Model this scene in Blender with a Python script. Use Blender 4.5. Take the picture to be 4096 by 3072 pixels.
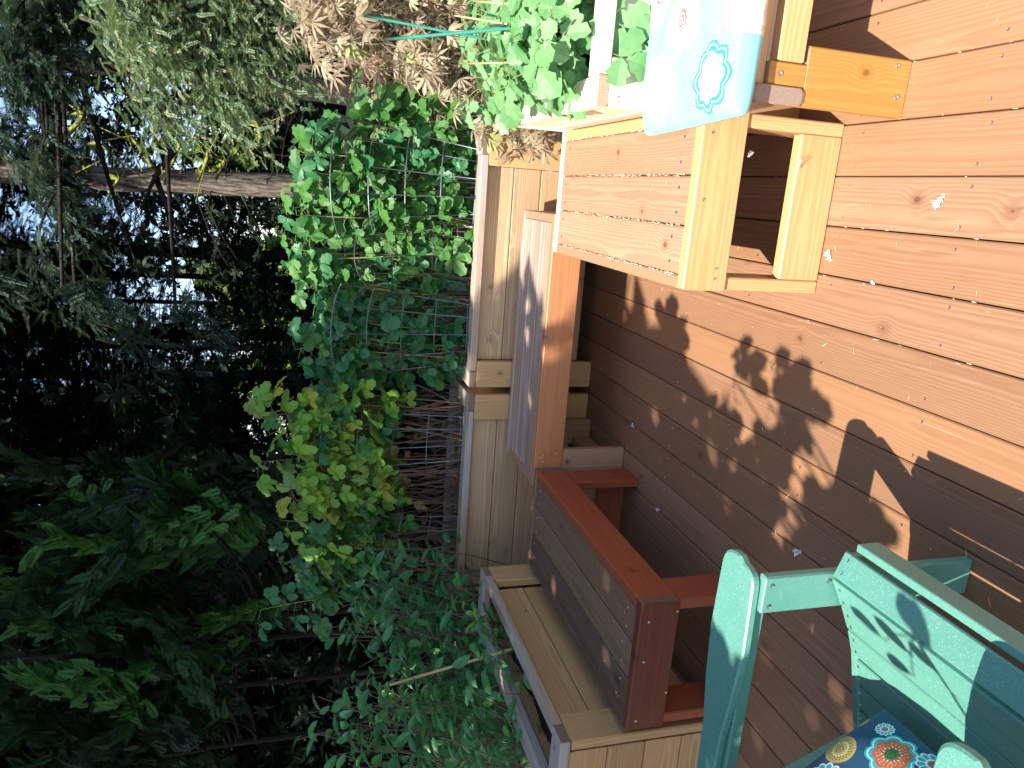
import bpy, math, random
import numpy as np
from mathutils import Vector, Matrix
random.seed(7); rng = np.random.default_rng(7)
for o in list(bpy.data.objects): bpy.data.objects.remove(o)
SC = bpy.context.scene; COL = SC.collection
# ------------------------------------------------------------------ camera (held sideways: picture top = world right)
F = 2916.2; PITCH, ROLL, YAW, H = 0.27826, 0.00157, 0.26601, 1.51
_f = Vector((-math.sin(YAW)*math.cos(PITCH), math.cos(YAW)*math.cos(PITCH), -math.sin(PITCH)))
_r = Vector((math.cos(YAW), math.sin(YAW), 0)); _d = _f.cross(_r)
_c, _s = math.cos(ROLL), math.sin(ROLL)
R_ = _c*_r + _s*_d; D_ = -_s*_r + _c*_d
cam_d = bpy.data.cameras.new('camera'); cam = bpy.data.objects.new('camera', cam_d); COL.objects.link(cam)
cam.matrix_world = Matrix(((D_.x, R_.x, -_f.x, 0), (D_.y, R_.y, -_f.y, 0), (D_.z, R_.z, -_f.z, H), (0, 0, 0, 1)))
cam_d.sensor_fit = 'HORIZONTAL'; cam_d.sensor_width = 36; cam_d.lens = F/4096*36
cam_d.clip_start = .02; cam_d.clip_end = 600
SC.camera = cam
# ------------------------------------------------------------------ light
SX, SY = .33, .594                                # sun offset per metre of height
sun_vec = Vector((-SX, -SY, 1)).normalized()
elev = math.asin(sun_vec.z)
W = bpy.data.worlds.new('World'); SC.world = W; W.use_nodes = True
nt = W.node_tree; bg = nt.nodes['Background']
sky = nt.nodes.new('ShaderNodeTexSky'); sky.sky_type = 'NISHITA'; sky.sun_disc = False
sky.sun_elevation = elev; sky.sun_rotation = math.atan2(sun_vec.x, sun_vec.y)
nt.links.new(sky.outputs[0], bg.inputs[0]); bg.inputs[1].default_value = .132
sl = bpy.data.lights.new('sun', 'SUN'); sl.energy = 5; sl.angle = math.radians(.5); sl.color = (1, .95, .86)
so = bpy.data.objects.new('sun', sl); COL.objects.link(so)
so.rotation_euler = (-sun_vec).to_track_quat('-Z', 'Y').to_euler(); so.location = (-3, -6, 9)
SC.view_settings.view_transform = 'Standard'; SC.view_settings.look = 'None'
SC.view_settings.exposure = 1.22; SC.view_settings.gamma = 1
SC.view_settings.use_curve_mapping = False
# ------------------------------------------------------------------ helpers
def at(px, py, z=None, x=None, y=None):
    """world point seen at photograph pixel (px,py) on the given plane"""
    u, v = 1536-py, px-2048
    r = R_*u + D_*v + _f*F
    t = (z-H)/r.z if z is not None else (x/r.x if x is not None else y/r.y)
    return Vector((0, 0, H)) + r*t
def props(o, label=None, cat=None, group=None, kind=None):
    if label: o['label'] = label
    if cat: o['category'] = cat
    if group: o['group'] = group
    if kind: o['kind'] = kind
    return o
def link(name, data, parent=None, mw=None):
    o = bpy.data.objects.new(name, data); COL.objects.link(o)
    if parent is not None: o.parent = parent
    if mw is not None: o.matrix_local = mw
    return o
def thing(name, label, cat, loc=(0, 0, 0), group=None):
    o = link(name, None); o.location = loc; o.empty_display_size = .05
    BASE[o.name] = Vector(loc)
    return props(o, label, cat, group)
BASE = {}
def base(p):
    b = Vector((0, 0, 0))
    while p is not None:
        b = b + p.location; p = p.parent
    return b
class MB:
    def __init__(s): s.v = []; s.f = []; s.n = 0
    def add(s, v, f):
        s.v.append(np.asarray(v, float)); s.f += [tuple(i+s.n for i in q) for q in f]; s.n += len(v)
    def box(s, lo, hi):
        x0, y0, z0 = lo; x1, y1, z1 = hi
        s.add([(x0,y0,z0),(x1,y0,z0),(x1,y1,z0),(x0,y1,z0),(x0,y0,z1),(x1,y0,z1),(x1,y1,z1),(x0,y1,z1)],
              [(0,3,2,1),(4,5,6,7),(0,1,5,4),(1,2,6,5),(2,3,7,6),(3,0,4,7)])
    def tube(s, pts, rad, n=6, cap=True):
        P = [Vector(p) for p in pts]; m = len(P)
        rs = [rad]*m if not hasattr(rad, '__len__') else rad
        vs = []; up = None
        for i, p in enumerate(P):
            t = (P[min(i+1, m-1)] - P[max(i-1, 0)]).normalized()
            if up is None:
                up = Vector((0, 0, 1)) if abs(t.z) < .9 else Vector((1, 0, 0))
            a = t.cross(up).normalized(); b = t.cross(a).normalized(); up = -b if False else a.cross(t)
            for k in range(n):
                an = 2*math.pi*k/n
                vs.append(p + (a*math.cos(an) + b*math.sin(an))*rs[i])
        fs = []
        for i in range(m-1):
            for k in range(n):
                fs.append((i*n+k, i*n+(k+1) % n, (i+1)*n+(k+1) % n, (i+1)*n+k))
        if cap: fs += [tuple(range(n)), tuple(range((m-1)*n, m*n))[::-1]]
        s.add([tuple(v) for v in vs], fs)
    def mesh(s, name, mat, smooth=False):
        me = bpy.data.meshes.new(name)
        V = np.concatenate(s.v) if s.v else np.zeros((0, 3))
        me.from_pydata(V.tolist(), [], s.f)
        me.materials.append(mat)
        if smooth: me.polygons.foreach_set('use_smooth', [True]*len(me.polygons))
        me.update(); return me
    def obj(s, name, mat, parent=None, smooth=False):
        return link(name, s.mesh(name, mat, smooth), parent)
def fastmesh(name, V, Fq, mat, smooth=False, col=None):
    """V (n,3), Fq (m,k) numpy"""
    me = bpy.data.meshes.new(name); m, k = Fq.shape
    me.vertices.add(len(V)); me.vertices.foreach_set('co', V.astype(np.float32).ravel())
    me.loops.add(m*k); me.loops.foreach_set('vertex_index', Fq.astype(np.int32).ravel())
    me.polygons.add(m); me.polygons.foreach_set('loop_start', np.arange(0, m*k, k, dtype=np.int32))
    me.polygons.foreach_set('loop_total', np.full(m, k, dtype=np.int32))
    if smooth: me.polygons.foreach_set('use_smooth', np.ones(m, dtype=bool))
    if col is not None:
        a = me.attributes.new('tone', 'FLOAT', 'FACE'); a.data.foreach_set('value', col.astype(np.float32))
    me.materials.append(mat); me.update(calc_edges=True); return me
# ------------------------------------------------------------------ materials
class NT:
    def __init__(s, name):
        s.m = bpy.data.materials.new(name); s.m.use_nodes = True; s.t = s.m.node_tree
        s.b = s.t.nodes['Principled BSDF']; s.o = s.t.nodes['Material Output']
    def n(s, typ, **k):
        x = s.t.nodes.new(typ)
        for a, v in k.items():
            if a == 'i':
                for q, w in v.items():
                    if isinstance(w, bpy.types.NodeSocket): s.t.links.new(w, x.inputs[q])
                    else: x.inputs[q].default_value = w
            else: setattr(x, a, v)
        return x
    def l(s, a, b): s.t.links.new(a, b)
    def math(s, op, a, b=None, c=None, clamp=False):
        x = s.n('ShaderNodeMath', operation=op, use_clamp=clamp)
        for i, w in enumerate((a, b, c)):
            if w is None: continue
            if isinstance(w, bpy.types.NodeSocket): s.l(w, x.inputs[i])
            else: x.inputs[i].default_value = w
        return x.outputs[0]
    def vmath(s, op, a, b=None, sc=None):
        x = s.n('ShaderNodeVectorMath', operation=op)
        for i, w in enumerate((a, b)):
            if w is None: continue
            if isinstance(w, bpy.types.NodeSocket): s.l(w, x.inputs[i])
            else: x.inputs[i].default_value = w
        if sc is not None: x.inputs['Scale'].default_value = sc
        return x.outputs[0]
    def mix(s, f, a, b, mode='MIX'):
        x = s.n('ShaderNodeMix', data_type='RGBA', blend_type=mode)
        for i, w in ((0, f), (6, a), (7, b)):
            if isinstance(w, bpy.types.NodeSocket): s.l(w, x.inputs[i])
            else: x.inputs[i].default_value = w if i == 0 else (*w, 1)[:4]
        return x.outputs[2]
    def ramp(s, f, stops, interp='LINEAR'):
        x = s.n('ShaderNodeValToRGB'); r = x.color_ramp; r.interpolation = interp
        while len(r.elements) < len(stops): r.elements.new(.5)
        for e, (p, c) in zip(r.elements, stops):
            e.position = p; e.color = (*c, 1) if hasattr(c, '__len__') else (c, c, c, 1)
        s.l(f, x.inputs[0]); return x.outputs[0]
    def noise(s, vec, scale, detail=3, rough=.5, dist=0):
        x = s.n('ShaderNodeTexNoise', i={'Scale': scale, 'Detail': detail, 'Roughness': rough, 'Distortion': dist})
        s.l(vec, x.inputs['Vector']); return x.outputs[0]
    def smooth(s, v, a, b, o0=0, o1=1):
        x = s.n('ShaderNodeMapRange', interpolation_type='SMOOTHSTEP', i={1: a, 2: b, 3: o0, 4: o1})
        s.l(v, x.inputs[0]); return x.outputs[0]
    def bump(s, h, strength, dist):
        x = s.n('ShaderNodeBump', i={'Strength': strength, 'Distance': dist}); s.l(h, x.inputs['Height'])
        s.l(x.outputs[0], s.b.inputs['Normal'])
def wood(name, c_dark, c_mid, c_light, endc, rough=.55, rings=420, knots=.5, grey=0, grey_c=(.36, .33, .34),
         var=.22, bump=.35, spec=.35, contrast=.5, stain=.25, scratch=0):
    """sawn boards: local X runs along the board"""
    t = NT(name)
    tc = t.n('ShaderNodeTexCoord'); oi = t.n('ShaderNodeObjectInfo')
    rv = oi.outputs['Random']
    off = t.n('ShaderNodeCombineXYZ'); t.l(t.math('MULTIPLY', rv, 37.), off.inputs[0])
    p = t.vmath('ADD', tc.outputs['Object'], off.outputs[0])
    sx = t.n('ShaderNodeSeparateXYZ'); t.l(p, sx.inputs[0])
    so_ = t.n('ShaderNodeSeparateXYZ'); t.l(tc.outputs['Object'], so_.inputs[0])
    # stretched coordinates
    mp = t.n('ShaderNodeMapping'); mp.inputs['Scale'].default_value = (.22, 1, 1); t.l(p, mp.inputs[0])
    q = mp.outputs[0]
    wob = t.noise(q, 5.5, 2, .5)
    # knots : cells along the board
    mk = t.n('ShaderNodeMapping'); mk.inputs['Scale'].default_value = (1, 1.25, 1); t.l(p, mk.inputs[0])
    vo = t.n('ShaderNodeTexVoronoi', voronoi_dimensions='2D', i={'Scale': 4.3, 'Randomness': 1.}); t.l(mk.outputs[0], vo.inputs['Vector'])
    d = vo.outputs['Distance']
    sc = t.n('ShaderNodeSeparateColor'); t.l(vo.outputs['Color'], sc.inputs[0])
    pick = t.math('LESS_THAN', sc.outputs[0], knots)
    halo = t.math('MULTIPLY', t.smooth(d, .0, .30, 1, 0), pick)
    kn = t.math('MULTIPLY', t.smooth(t.math('ADD', d, t.math('MULTIPLY', sc.outputs[1], .03)), .035, .06, 1, 0), pick)
    # growth rings seen on a flat-sawn face
    ry = t.math('ADD', so_.outputs[1], t.math('MULTIPLY_ADD', rv, .12, -.06))
    rz = t.math('ADD', so_.outputs[2], t.math('MULTIPLY_ADD', rv, .05, .055))
    rr = t.math('SQRT', t.math('ADD', t.math('MULTIPLY', ry, ry), t.math('MULTIPLY', rz, rz)))
    ph = t.math('MULTIPLY', rr, rings)
    ph = t.math('ADD', ph, t.math('MULTIPLY', wob, 9.))
    ph = t.math('ADD', ph, t.math('MULTIPLY', halo, 5.))
    saw = t.math('FRACT', t.math('MULTIPLY', ph, .35))
    ring = t.math('MULTIPLY', t.smooth(saw, 0, .8), t.smooth(saw, .86, 1, 1, 0))
    fm = t.n('ShaderNodeMapping'); fm.inputs['Scale'].default_value = (.02, 1, 1); t.l(p, fm.inputs[0])
    fib = t.noise(fm.outputs[0], 420, 2, .6)
    g = t.math('ADD', t.math('MULTIPLY', ring, contrast*.42), t.math('MULTIPLY', fib, .62))
    col = t.ramp(g, [(.15, c_light), (.42, c_mid), (.85, c_dark)])
    # blotches
    bl = t.noise(q, 3.2, 3, .6)
    col = t.mix(t.smooth(bl, .38, .72, 0, stain), col, c_dark)
    # per board tone
    tone = t.math('MULTIPLY_ADD', rv, var*2, 1-var)
    cb = t.n('ShaderNodeCombineColor'); 
    t.l(tone, cb.inputs[0]); t.l(t.math('POWER', tone, 1.15), cb.inputs[1]); t.l(t.math('POWER', tone, 1.3), cb.inputs[2])
    col = t.mix(1., col, cb.outputs[0], 'MULTIPLY')
    col = t.mix(t.math('MULTIPLY', t.math('MULTIPLY', t.smooth(d, .05, .16, .55, 0), pick), 1.), col, c_dark)
    hv = t.math('FRACT', t.math('MULTIPLY', rv, 13.7))
    col = t.mix(t.math('MULTIPLY', hv, .5*min(1, var*5)), col, tuple(a*b for a, b in zip(c_mid, (1.12, 1.0, .72))))
    col = t.mix(t.math('MULTIPLY', kn, .8), col, tuple(c*.6 for c in c_dark))
    if grey:
        gn = t.noise(fm.outputs[0], 60, 4, .6)
        g2 = t.math('ADD', t.math('MULTIPLY', gn, .6), t.math('MULTIPLY', bl, .5))
        gm = t.smooth(g2, .62-.3*grey, .75-.2*grey)
        col = t.mix(t.math('MULTIPLY', gm, min(1, grey+.2)), col, grey_c)
        crack = t.smooth(t.noise(fm.outputs[0], 150, 2, .5), .62, .7)
        col = t.mix(t.math('MULTIPLY', crack, .6), col, (.05, .04, .04))
    if scratch:
        s1 = t.noise(fm.outputs[0], 90, 5, .7)
        col = t.mix(t.smooth(s1, .62, .72, 0, scratch), col, tuple(min(1, c*1.8+.05) for c in c_light))
    # end grain
    nn = t.n('ShaderNodeSeparateXYZ'); t.l(tc.outputs['Normal'], nn.inputs[0])
    em = t.math('GREATER_THAN', t.math('ABSOLUTE', nn.outputs[0]), .75)
    eg = t.mix(t.noise(p, 300, 2, .5), endc, tuple(c*.45 for c in endc))
    col = t.mix(em, col, eg)
    t.l(col, t.b.inputs['Base Color'])
    t.l(t.math('MULTIPLY_ADD', g, .25, rough-.12), t.b.inputs['Roughness'])
    t.b.inputs['Specular IOR Level'].default_value = spec
    h = t.math('ADD', t.math('MULTIPLY', g, -1), t.math('MULTIPLY', kn, -.4))
    t.bump(h, bump, .0012)
    return t.m
def leafmat(name, c1, c2, back=None, trans=.35, rough=.45, spec=.4, yellow=None, ymix=.0, dark=.75, oi_=True):
    t = NT(name)
    oi = t.n('ShaderNodeObjectInfo'); at_ = t.n('ShaderNodeAttribute', attribute_name='tone')
    tc = t.n('ShaderNodeTexCoord')
    r = t.math('FRACT', t.math('ADD', oi.outputs['Random'], at_.outputs['Fac'])) if oi_ else at_.outputs['Fac']
    col = t.mix(r, c1, c2)
    if yellow:
        r2 = t.math('FRACT', t.math('MULTIPLY', r, 7.31))
        col = t.mix(t.math('LESS_THAN', r2, ymix), col, yellow)
    nz = t.noise(tc.outputs['Object'], 40, 2, .5)
    col = t.mix(t.math('MULTIPLY', t.smooth(nz, .35, .7), 1-dark), col, tuple(c*.5 for c in c1))
    if back: 
        geo = t.n('ShaderNodeNewGeometry'); col = t.mix(geo.outputs['Backfacing'], col, back)
    t.l(col, t.b.inputs['Base Color']); t.b.inputs['Roughness'].default_value = rough
    t.b.inputs['Specular IOR Level'].default_value = spec
    tr = t.n('ShaderNodeBsdfTranslucent'); tcol = t.mix(.5, col, (c1[0]*1.6+.02, c1[1]*1.5+.02, c1[2]*.4), 'MIX')
    t.l(tcol, tr.inputs[0])
    ms = t.n('ShaderNodeMixShader', i={0: trans}); t.l(t.b.outputs[0], ms.inputs[1]); t.l(tr.outputs[0], ms.inputs[2])
    t.l(ms.outputs[0], t.o.inputs[0]); return t.m
def plain(name, c, rough=.5, spec=.4, metal=0, nscale=60, namt=.25, bump=0, sheen=0):
    t = NT(name); tc = t.n('ShaderNodeTexCoord')
    n1 = t.noise(tc.outputs['Object'], nscale, 4, .6)
    t.l(t.mix(t.smooth(n1, .3, .75, 0, namt), c, tuple(x*.45 for x in c)), t.b.inputs['Base Color'])
    t.b.inputs['Roughness'].default_value = rough; t.b.inputs['Metallic'].default_value = metal
    t.b.inputs['Specular IOR Level'].default_value = spec
    if bump: t.bump(n1, bump, .002)
    return t.m
M = {}
M['deck'] = wood('deck_stain', (.170, .080, .045), (.280, .150, .084), (.345, .195, .112), (.26, .17, .11), rough=.52, knots=.2, contrast=.6, var=.17, spec=.45, scratch=.3)
M['bench'] = wood('bench_stain', (.22, .12, .07), (.35, .21, .13), (.42, .27, .17), (.36, .26, .2), rough=.52, knots=.25, contrast=.6, var=.10, scratch=.3)
M['apron'] = wood('apron_stain', (.30, .125, .028), (.40, .185, .045), (.50, .26, .075), (.36, .27, .2), rough=.42, knots=.3, contrast=.4, var=.07, spec=.5)
M['gold'] = wood('golden_stain', (.38, .18, .07), (.54, .295, .13), (.64, .41, .21), (.42, .30, .2), rough=.42, knots=.3, contrast=.4, var=.07, spec=.5)
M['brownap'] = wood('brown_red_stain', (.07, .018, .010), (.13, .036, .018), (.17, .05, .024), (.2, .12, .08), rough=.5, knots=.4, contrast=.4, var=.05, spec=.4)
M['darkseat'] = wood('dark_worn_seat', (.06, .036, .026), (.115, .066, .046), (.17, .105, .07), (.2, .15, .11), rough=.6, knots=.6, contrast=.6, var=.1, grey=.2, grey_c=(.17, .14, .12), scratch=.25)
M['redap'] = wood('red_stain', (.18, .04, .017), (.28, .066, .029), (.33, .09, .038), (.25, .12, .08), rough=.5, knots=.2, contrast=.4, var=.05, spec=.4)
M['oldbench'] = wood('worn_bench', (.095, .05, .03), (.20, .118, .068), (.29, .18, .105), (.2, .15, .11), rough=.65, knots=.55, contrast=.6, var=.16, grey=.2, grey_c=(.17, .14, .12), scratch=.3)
M['grey'] = wood('grey_weathered', (.17, .09, .06), (.33, .21, .15), (.47, .34, .27), (.3, .2, .15), rough=.6, knots=.15, contrast=.6, var=.08, grey=.5, grey_c=(.42, .345, .31), bump=.6, scratch=.35)
M['pine'] = wood('new_pine', (.32, .19, .10), (.50, .335, .195), (.62, .45, .28), (.36, .23, .14), rough=.6, knots=.3, contrast=.7, var=.10, rings=520, bump=.8, stain=.3)
M['warmpine'] = wood('warm_pine', (.30, .15, .065), (.46, .27, .13), (.56, .37, .19), (.36, .23, .14), rough=.6, knots=.25, contrast=.7, var=.14, rings=520, bump=.8, stain=.4)
M['farap'] = wood('orange_board', (.32, .12, .05), (.43, .18, .08), (.52, .25, .12), (.36, .27, .2), rough=.42, knots=.3, contrast=.5, var=.07, spec=.5)
M['post'] = wood('cedar_post', (.34, .19, .085), (.50, .30, .14), (.60, .40, .20), (.30, .18, .11), rough=.55, knots=.25, contrast=.5, var=.08)
M['rim'] = wood('grey_rim', (.26, .17, .12), (.38, .28, .21), (.46, .38, .3), (.26, .17, .12), rough=.6, knots=.2, contrast=.5, var=.08, grey=.45, grey_c=(.36, .37, .38))
M['pale'] = wood('glare_pine', (.66, .52, .34), (.82, .71, .52), (.88, .80, .64), (.5, .35, .22), rough=.5, knots=.2, contrast=.5, var=.05, rings=520)  # blown-out glare put into the wood as a near-white colour
M['soil'] = plain('soil', (.035, .022, .015), .95, .1, nscale=30, bump=1)
M['steel'] = plain('steel', (.55, .55, .56), .3, .5, 1, 100, .2)
M['wire'] = plain('cage_wire', (.16, .17, .19), .35, .5, .6, 80, .3)
M['blackwire'] = plain('black_wire', (.02, .02, .022), .4, .5, .2, 80, .3)
M['bamboo'] = plain('bamboo', (.52, .36, .17), .5, .4, 0, 25, .4)
M['stake'] = plain('green_stake', (.05, .28, .20), .45, .4, 0, 90, .4)
M['cane'] = plain('cane', (.20, .13, .10), .7, .3, 0, 40, .5)
M['greencane'] = plain('green_cane', (.22, .30, .09), .6, .3, 0, 40, .4)
M['needle'] = plain('dry_needle', (.62, .44, .24), .7, .3, 0, 40, .5)
M['feather'] = plain('feather', (.80, .80, .82), .8, .2, 0, 40, .1)
# ------------------------------------------------------------------ boards
_bc = {}
def board_mesh(L, Wd, T, mat, c=.004, wane=False):
    k = (round(L, 4), round(Wd, 4), round(T, 4), mat.name, c)
    if k in _bc: return _bc[k]
    h, w, t = L/2, Wd/2, T/2
    prof = [(-w, -t+c), (-w+c, -t), (w-c, -t), (w, -t+c), (w, t-c), (w-c, t), (-w+c, t), (-w, t-c)]
    e = min(.002, c)
    V = []; Fs = []
    xs = [(-h, .72), (-h+e, 1), (h-e, 1), (h, .72)]
    for x, s_ in xs:
        k2 = (1 if s_ == 1 else 1-e/min(w, t))
        for y, z in prof: V.append((x, y*k2 if s_ != 1 else y, z*k2 if s_ != 1 else z))
    for i in range(3):
        for j in range(8): Fs.append((i*8+j, i*8+(j+1) % 8, (i+1)*8+(j+1) % 8, (i+1)*8+j))
    Fs.append(tuple(range(8))[::-1]); Fs.append(tuple(range(24, 32)))
    me = bpy.data.meshes.new('board'); me.from_pydata(V, [], Fs); me.materials.append(mat); me.update()
    _bc[k] = me; return me
def board(name, parent, lo, hi, mat, axis=None, c=.004):
    """axis aligned board filling the box lo..hi (world); length axis = longest unless given"""
    lo = Vector(lo); hi = Vector(hi); s = hi-lo; ctr = (lo+hi)/2
    if axis is None: axis = max(range(3), key=lambda i: s[i])
    oth = [i for i in range(3) if i != axis]
    wi = max(oth, key=lambda i: s[i]); ti = [i for i in oth if i != wi][0]
    a = Vector((0, 0, 0)); a[axis] = 1; b = Vector((0, 0, 0)); b[wi] = 1; n = a.cross(b)
    me = board_mesh(s[axis], s[wi], s[ti], mat, min(c, s[ti]*.3))
    mw = Matrix(((a.x, b.x, n.x, ctr.x), (a.y, b.y, n.y, ctr.y), (a.z, b.z, n.z, ctr.z), (0, 0, 0, 1)))
    o = link(name, me, parent)
    o.matrix_local = Matrix.Translation(-base(parent)) @ mw if parent is not None else mw
    return o
def board_dir(name, parent, p0, p1, wdir, Wd, T, mat, c=.004):
    p0 = Vector(p0); p1 = Vector(p1); a = (p1-p0); L = a.length; a.normalize()
    b = Vector(wdir); b = (b - a*b.dot(a)).normalized(); n = a.cross(b); ctr = (p0+p1)/2
    me = board_mesh(L, Wd, T, mat, c)
    mw = Matrix(((a.x, b.x, n.x, ctr.x), (a.y, b.y, n.y, ctr.y), (a.z, b.z, n.z, ctr.z), (0, 0, 0, 1)))
    o = link(name, me, parent); o.matrix_local = Matrix.Translation(-base(parent)) @ mw if parent is not None else mw
    return o
def screw_mesh():
    m = MB(); n = 8
    V = [(0, 0, .0009)] + [(.0042*math.cos(2*math.pi*k/n), .0042*math.sin(2*math.pi*k/n), .0011) for k in range(n)] + \
        [(.0046*math.cos(2*math.pi*k/n), .0046*math.sin(2*math.pi*k/n), 0) for k in range(n)]
    V[0] = (0, 0, -.0006)
    m.add(V, [(0, 1+k, 1+(k+1) % n) for k in range(n)] + [(1+k, 9+k, 9+(k+1) % n, 1+(k+1) % n) for k in range(n)])
    return m.mesh('screw', M['steel'])
SCREW = screw_mesh()
def screw(parent, p, n=(0, 0, 1), s=1):
    q = Vector(n).to_track_quat('Z', 'Y').to_matrix().to_4x4()
    o = link('screw', SCREW, parent)
    o.matrix_local = Matrix.Translation(Vector(p)+Vector(n).normalized()*.0006 - base(parent)) @ q @ Matrix.Scale(s, 4)
    return o
# ------------------------------------------------------------------ deck and ground
deck = props(link('deck', None), kind='structure')
PW = .1432; X0 = .1151
k0 = -18; k1 = 16
for k in range(k0, k1):
    xa = X0+k*PW
    dy = random.uniform(-.01, .01); dz = random.uniform(-.0012, .0008)
    board('plank', deck, (xa+.0012+random.uniform(0, .0012), -1.6, -.038+dz), (xa+PW-.0014, 4.18+dy, dz), M['deck'], 1, .0034)
for k in range(-12, 6):
    for yj in (1.42, 1.83, 2.24, 2.65, 3.06, 3.47):
        for f_ in (.18, .82):
            if random.random() < .8:
                screw(deck, (X0+(k+f_)*PW+random.uniform(-.004, .004), yj+random.uniform(-.012, .012), .0), s=.9)
for yj in np.arange(-1.4, 4.2, .41):
    board('joist', deck, (X0+k0*PW, yj-.02, -.19), (X0+k1*PW, yj+.02, -.0405), M['soil'], 0)
board('fascia', deck, (X0+k0*PW-.04, -1.6, -.32), (X0+k0*PW-.003, 4.22, -.003), M['deck'], 1)
board('fascia', deck, (X0+k0*PW, 4.185, -.32), (X0+k1*PW, 4.222, -.003), M['deck'], 0)
def ground():
    t = NT('ground_soil'); tc = t.n('ShaderNodeTexCoord'); p = tc.outputs['Object']
    a = t.noise(p, .35, 4, .6); b = t.noise(p, 9, 5, .7)
    c = t.mix(t.smooth(b, .35, .65), (.018, .013, .008), (.055, .038, .022))
    grass = t.mix(b, (.03, .055, .015), (.10, .14, .04))
    sx = t.n('ShaderNodeSeparateXYZ'); t.l(p, sx.inputs[0])
    far = t.smooth(t.math('ADD', sx.outputs[1], t.math('MULTIPLY', a, 8)), 17, 26)
    t.l(t.mix(t.math('MAXIMUM', t.smooth(a, .5, .62, 0, .5), far), c, grass), t.b.inputs['Base Color'])
    t.b.inputs['Roughness'].default_value = .95; t.b.inputs['Specular IOR Level'].default_value = .1
    t.bump(b, .8, .05)
    n = 90; xs = np.concatenate([np.linspace(-300, -42, 12), np.linspace(-40, 40, 80), np.linspace(42, 300, 12)])
    ys = np.concatenate([np.linspace(-300, -14, 10), np.linspace(-12, 60, 90), np.linspace(62, 400, 12)])
    X, Y = np.meshgrid(xs, ys)
    Z = -.42 + .10*np.sin(X*.5+1)*np.cos(Y*.43) + np.clip((Y-9)/60, 0, 1)*.9
    nx, ny = len(xs), len(ys); V = np.stack([X.ravel(), Y.ravel(), Z.ravel()], 1)
    i, j = np.meshgrid(np.arange(nx-1), np.arange(ny-1)); a0 = (j*nx+i).ravel()
    return props(link('ground', fastmesh('ground', V, np.stack([a0, a0+1, a0+nx+1, a0+nx], 1), t.m, True)), kind='structure')
ground()
# ------------------------------------------------------------------ benches
T = .038; SEAT = .46; AP = .14
def bench(label, x0, x1, y0, y1, along, seat_mats, ap_near, ap_right, ap_left, ap_far, legm, screws=True, over=0):
    """box bench: seat boards framed by four aprons, 2x6 legs at the corners, a bottom rail at each end"""
    b = thing('bench', label, 'bench', ((x0+x1)/2, (y0+y1)/2, 0))
    if along == 'Y':
        board('apron', b, (x0, y0, SEAT-AP), (x1, y0+T, SEAT), ap_near, 0)
        board('apron', b, (x0, y1-T, SEAT-AP), (x1, y1, SEAT), ap_far, 0)
        board('side_apron', b, (x0, y0+T+.001, SEAT-AP), (x0+T, y1-T-.001, SEAT-.0015), ap_left, 1)
        board('side_apron', b, (x1-T, y0+T+.001, SEAT-AP), (x1, y1-T-.001, SEAT-.0015), ap_right, 1)
        w = (x1-x0-2*T)/3
        for i in range(3):
            board('seat_plank', b, (x0+T+i*w+.002, y0+T+.0015, SEAT-.036), (x0+T+(i+1)*w-.002, y1-T-.0015, SEAT-.002-random.uniform(0, .002)), seat_mats[i % len(seat_mats)], 1, .005)
            if screws:
                for yy in (y0+T+.06, y1-T-.06):
                    for f_ in (.25, .75): screw(b, (x0+T+(i+f_)*w, yy+random.uniform(-.01, .01), SEAT-.0022))
    else:
        board('apron', b, (x0, y0, SEAT-AP), (x1, y0+T, SEAT), ap_near, 0)
        board('apron', b, (x0, y1-T, SEAT-AP), (x1, y1, SEAT), ap_far, 0)
        board('side_apron', b, (x0, y0+T+.001, SEAT-AP), (x0+T, y1-T-.001, SEAT-.0015), ap_left, 1)
        board('side_apron', b, (x1-T, y0+T+.001, SEAT-AP), (x1, y1-T-.001, SEAT-.0015), ap_right, 1)
        w = (y1-y0-2*T)/3
        for i in range(3):
            board('seat_plank', b, (x0+T+.0015, y0+T+i*w+.002, SEAT-.036), (x1-T-.0015, y0+T+(i+1)*w-.002, SEAT-.002-random.uniform(0, .002)), seat_mats[i % len(seat_mats)], 0, .005)
    # legs, wide face across the bench ends
    zl = SEAT-AP-.001 if False else SEAT-.04
    g = .0395
    if along == 'Y':
        for xa in (x0+T*0+.003, x1-T-.003):
            for ya in (y0+g, y1-g-AP):
                board('leg', b, (xa+(.036 if xa < (x0+x1)/2 else -.036)*0, ya-.03 if ya < (y0+y1)/2 else ya, .001), (xa+T, ya+AP-.03 if ya < (y0+y1)/2 else ya+AP, SEAT-AP-.001), legm, 2)
        for ya in (y0+.008, y1-.008-T):
            board('bottom_rail', b, (x0+T+.004, ya, .001), (x1-T-.004, ya+T, .14), legm, 0)
    else:
        for ya in (y0+.003, y1-T-.003):
            for xa in (x0+g, x1-g-AP):
                board('leg', b, (xa, ya, .001), (xa+AP, ya+T, SEAT-AP-.001), legm, 2)
        for xa in (x0+.045, x1-.045-T):
            board('bottom_rail', b, (xa, y0+T+.004, .001), (xa+T, y1-T-.004, .10), legm, 1)
    return b
M['whiteedge'] = M['gold']
rb = bench('reddish brown bench in full sun, white feathers on its end board', -.235, .2645, 1.892, 3.07, 'Y', [M['bench']]*3, M['gold'], M['gold'], M['bench'], M['pale'], M['gold'])
for x in (-.2, -.17, .02, .2, .235): screw(rb, (x, 1.8915, SEAT-random.choice((.03, .1))), (0, -1, 0))
lb = bench('shaded bench with worn grey-brown seat planks and deep red side board', -1.737, -1.25, 1.885, 3.072, 'Y', [M['darkseat'], M['oldbench'], M['oldbench']], M['brownap'], M['redap'], M['darkseat'], M['oldbench'], M['redap'])
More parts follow.
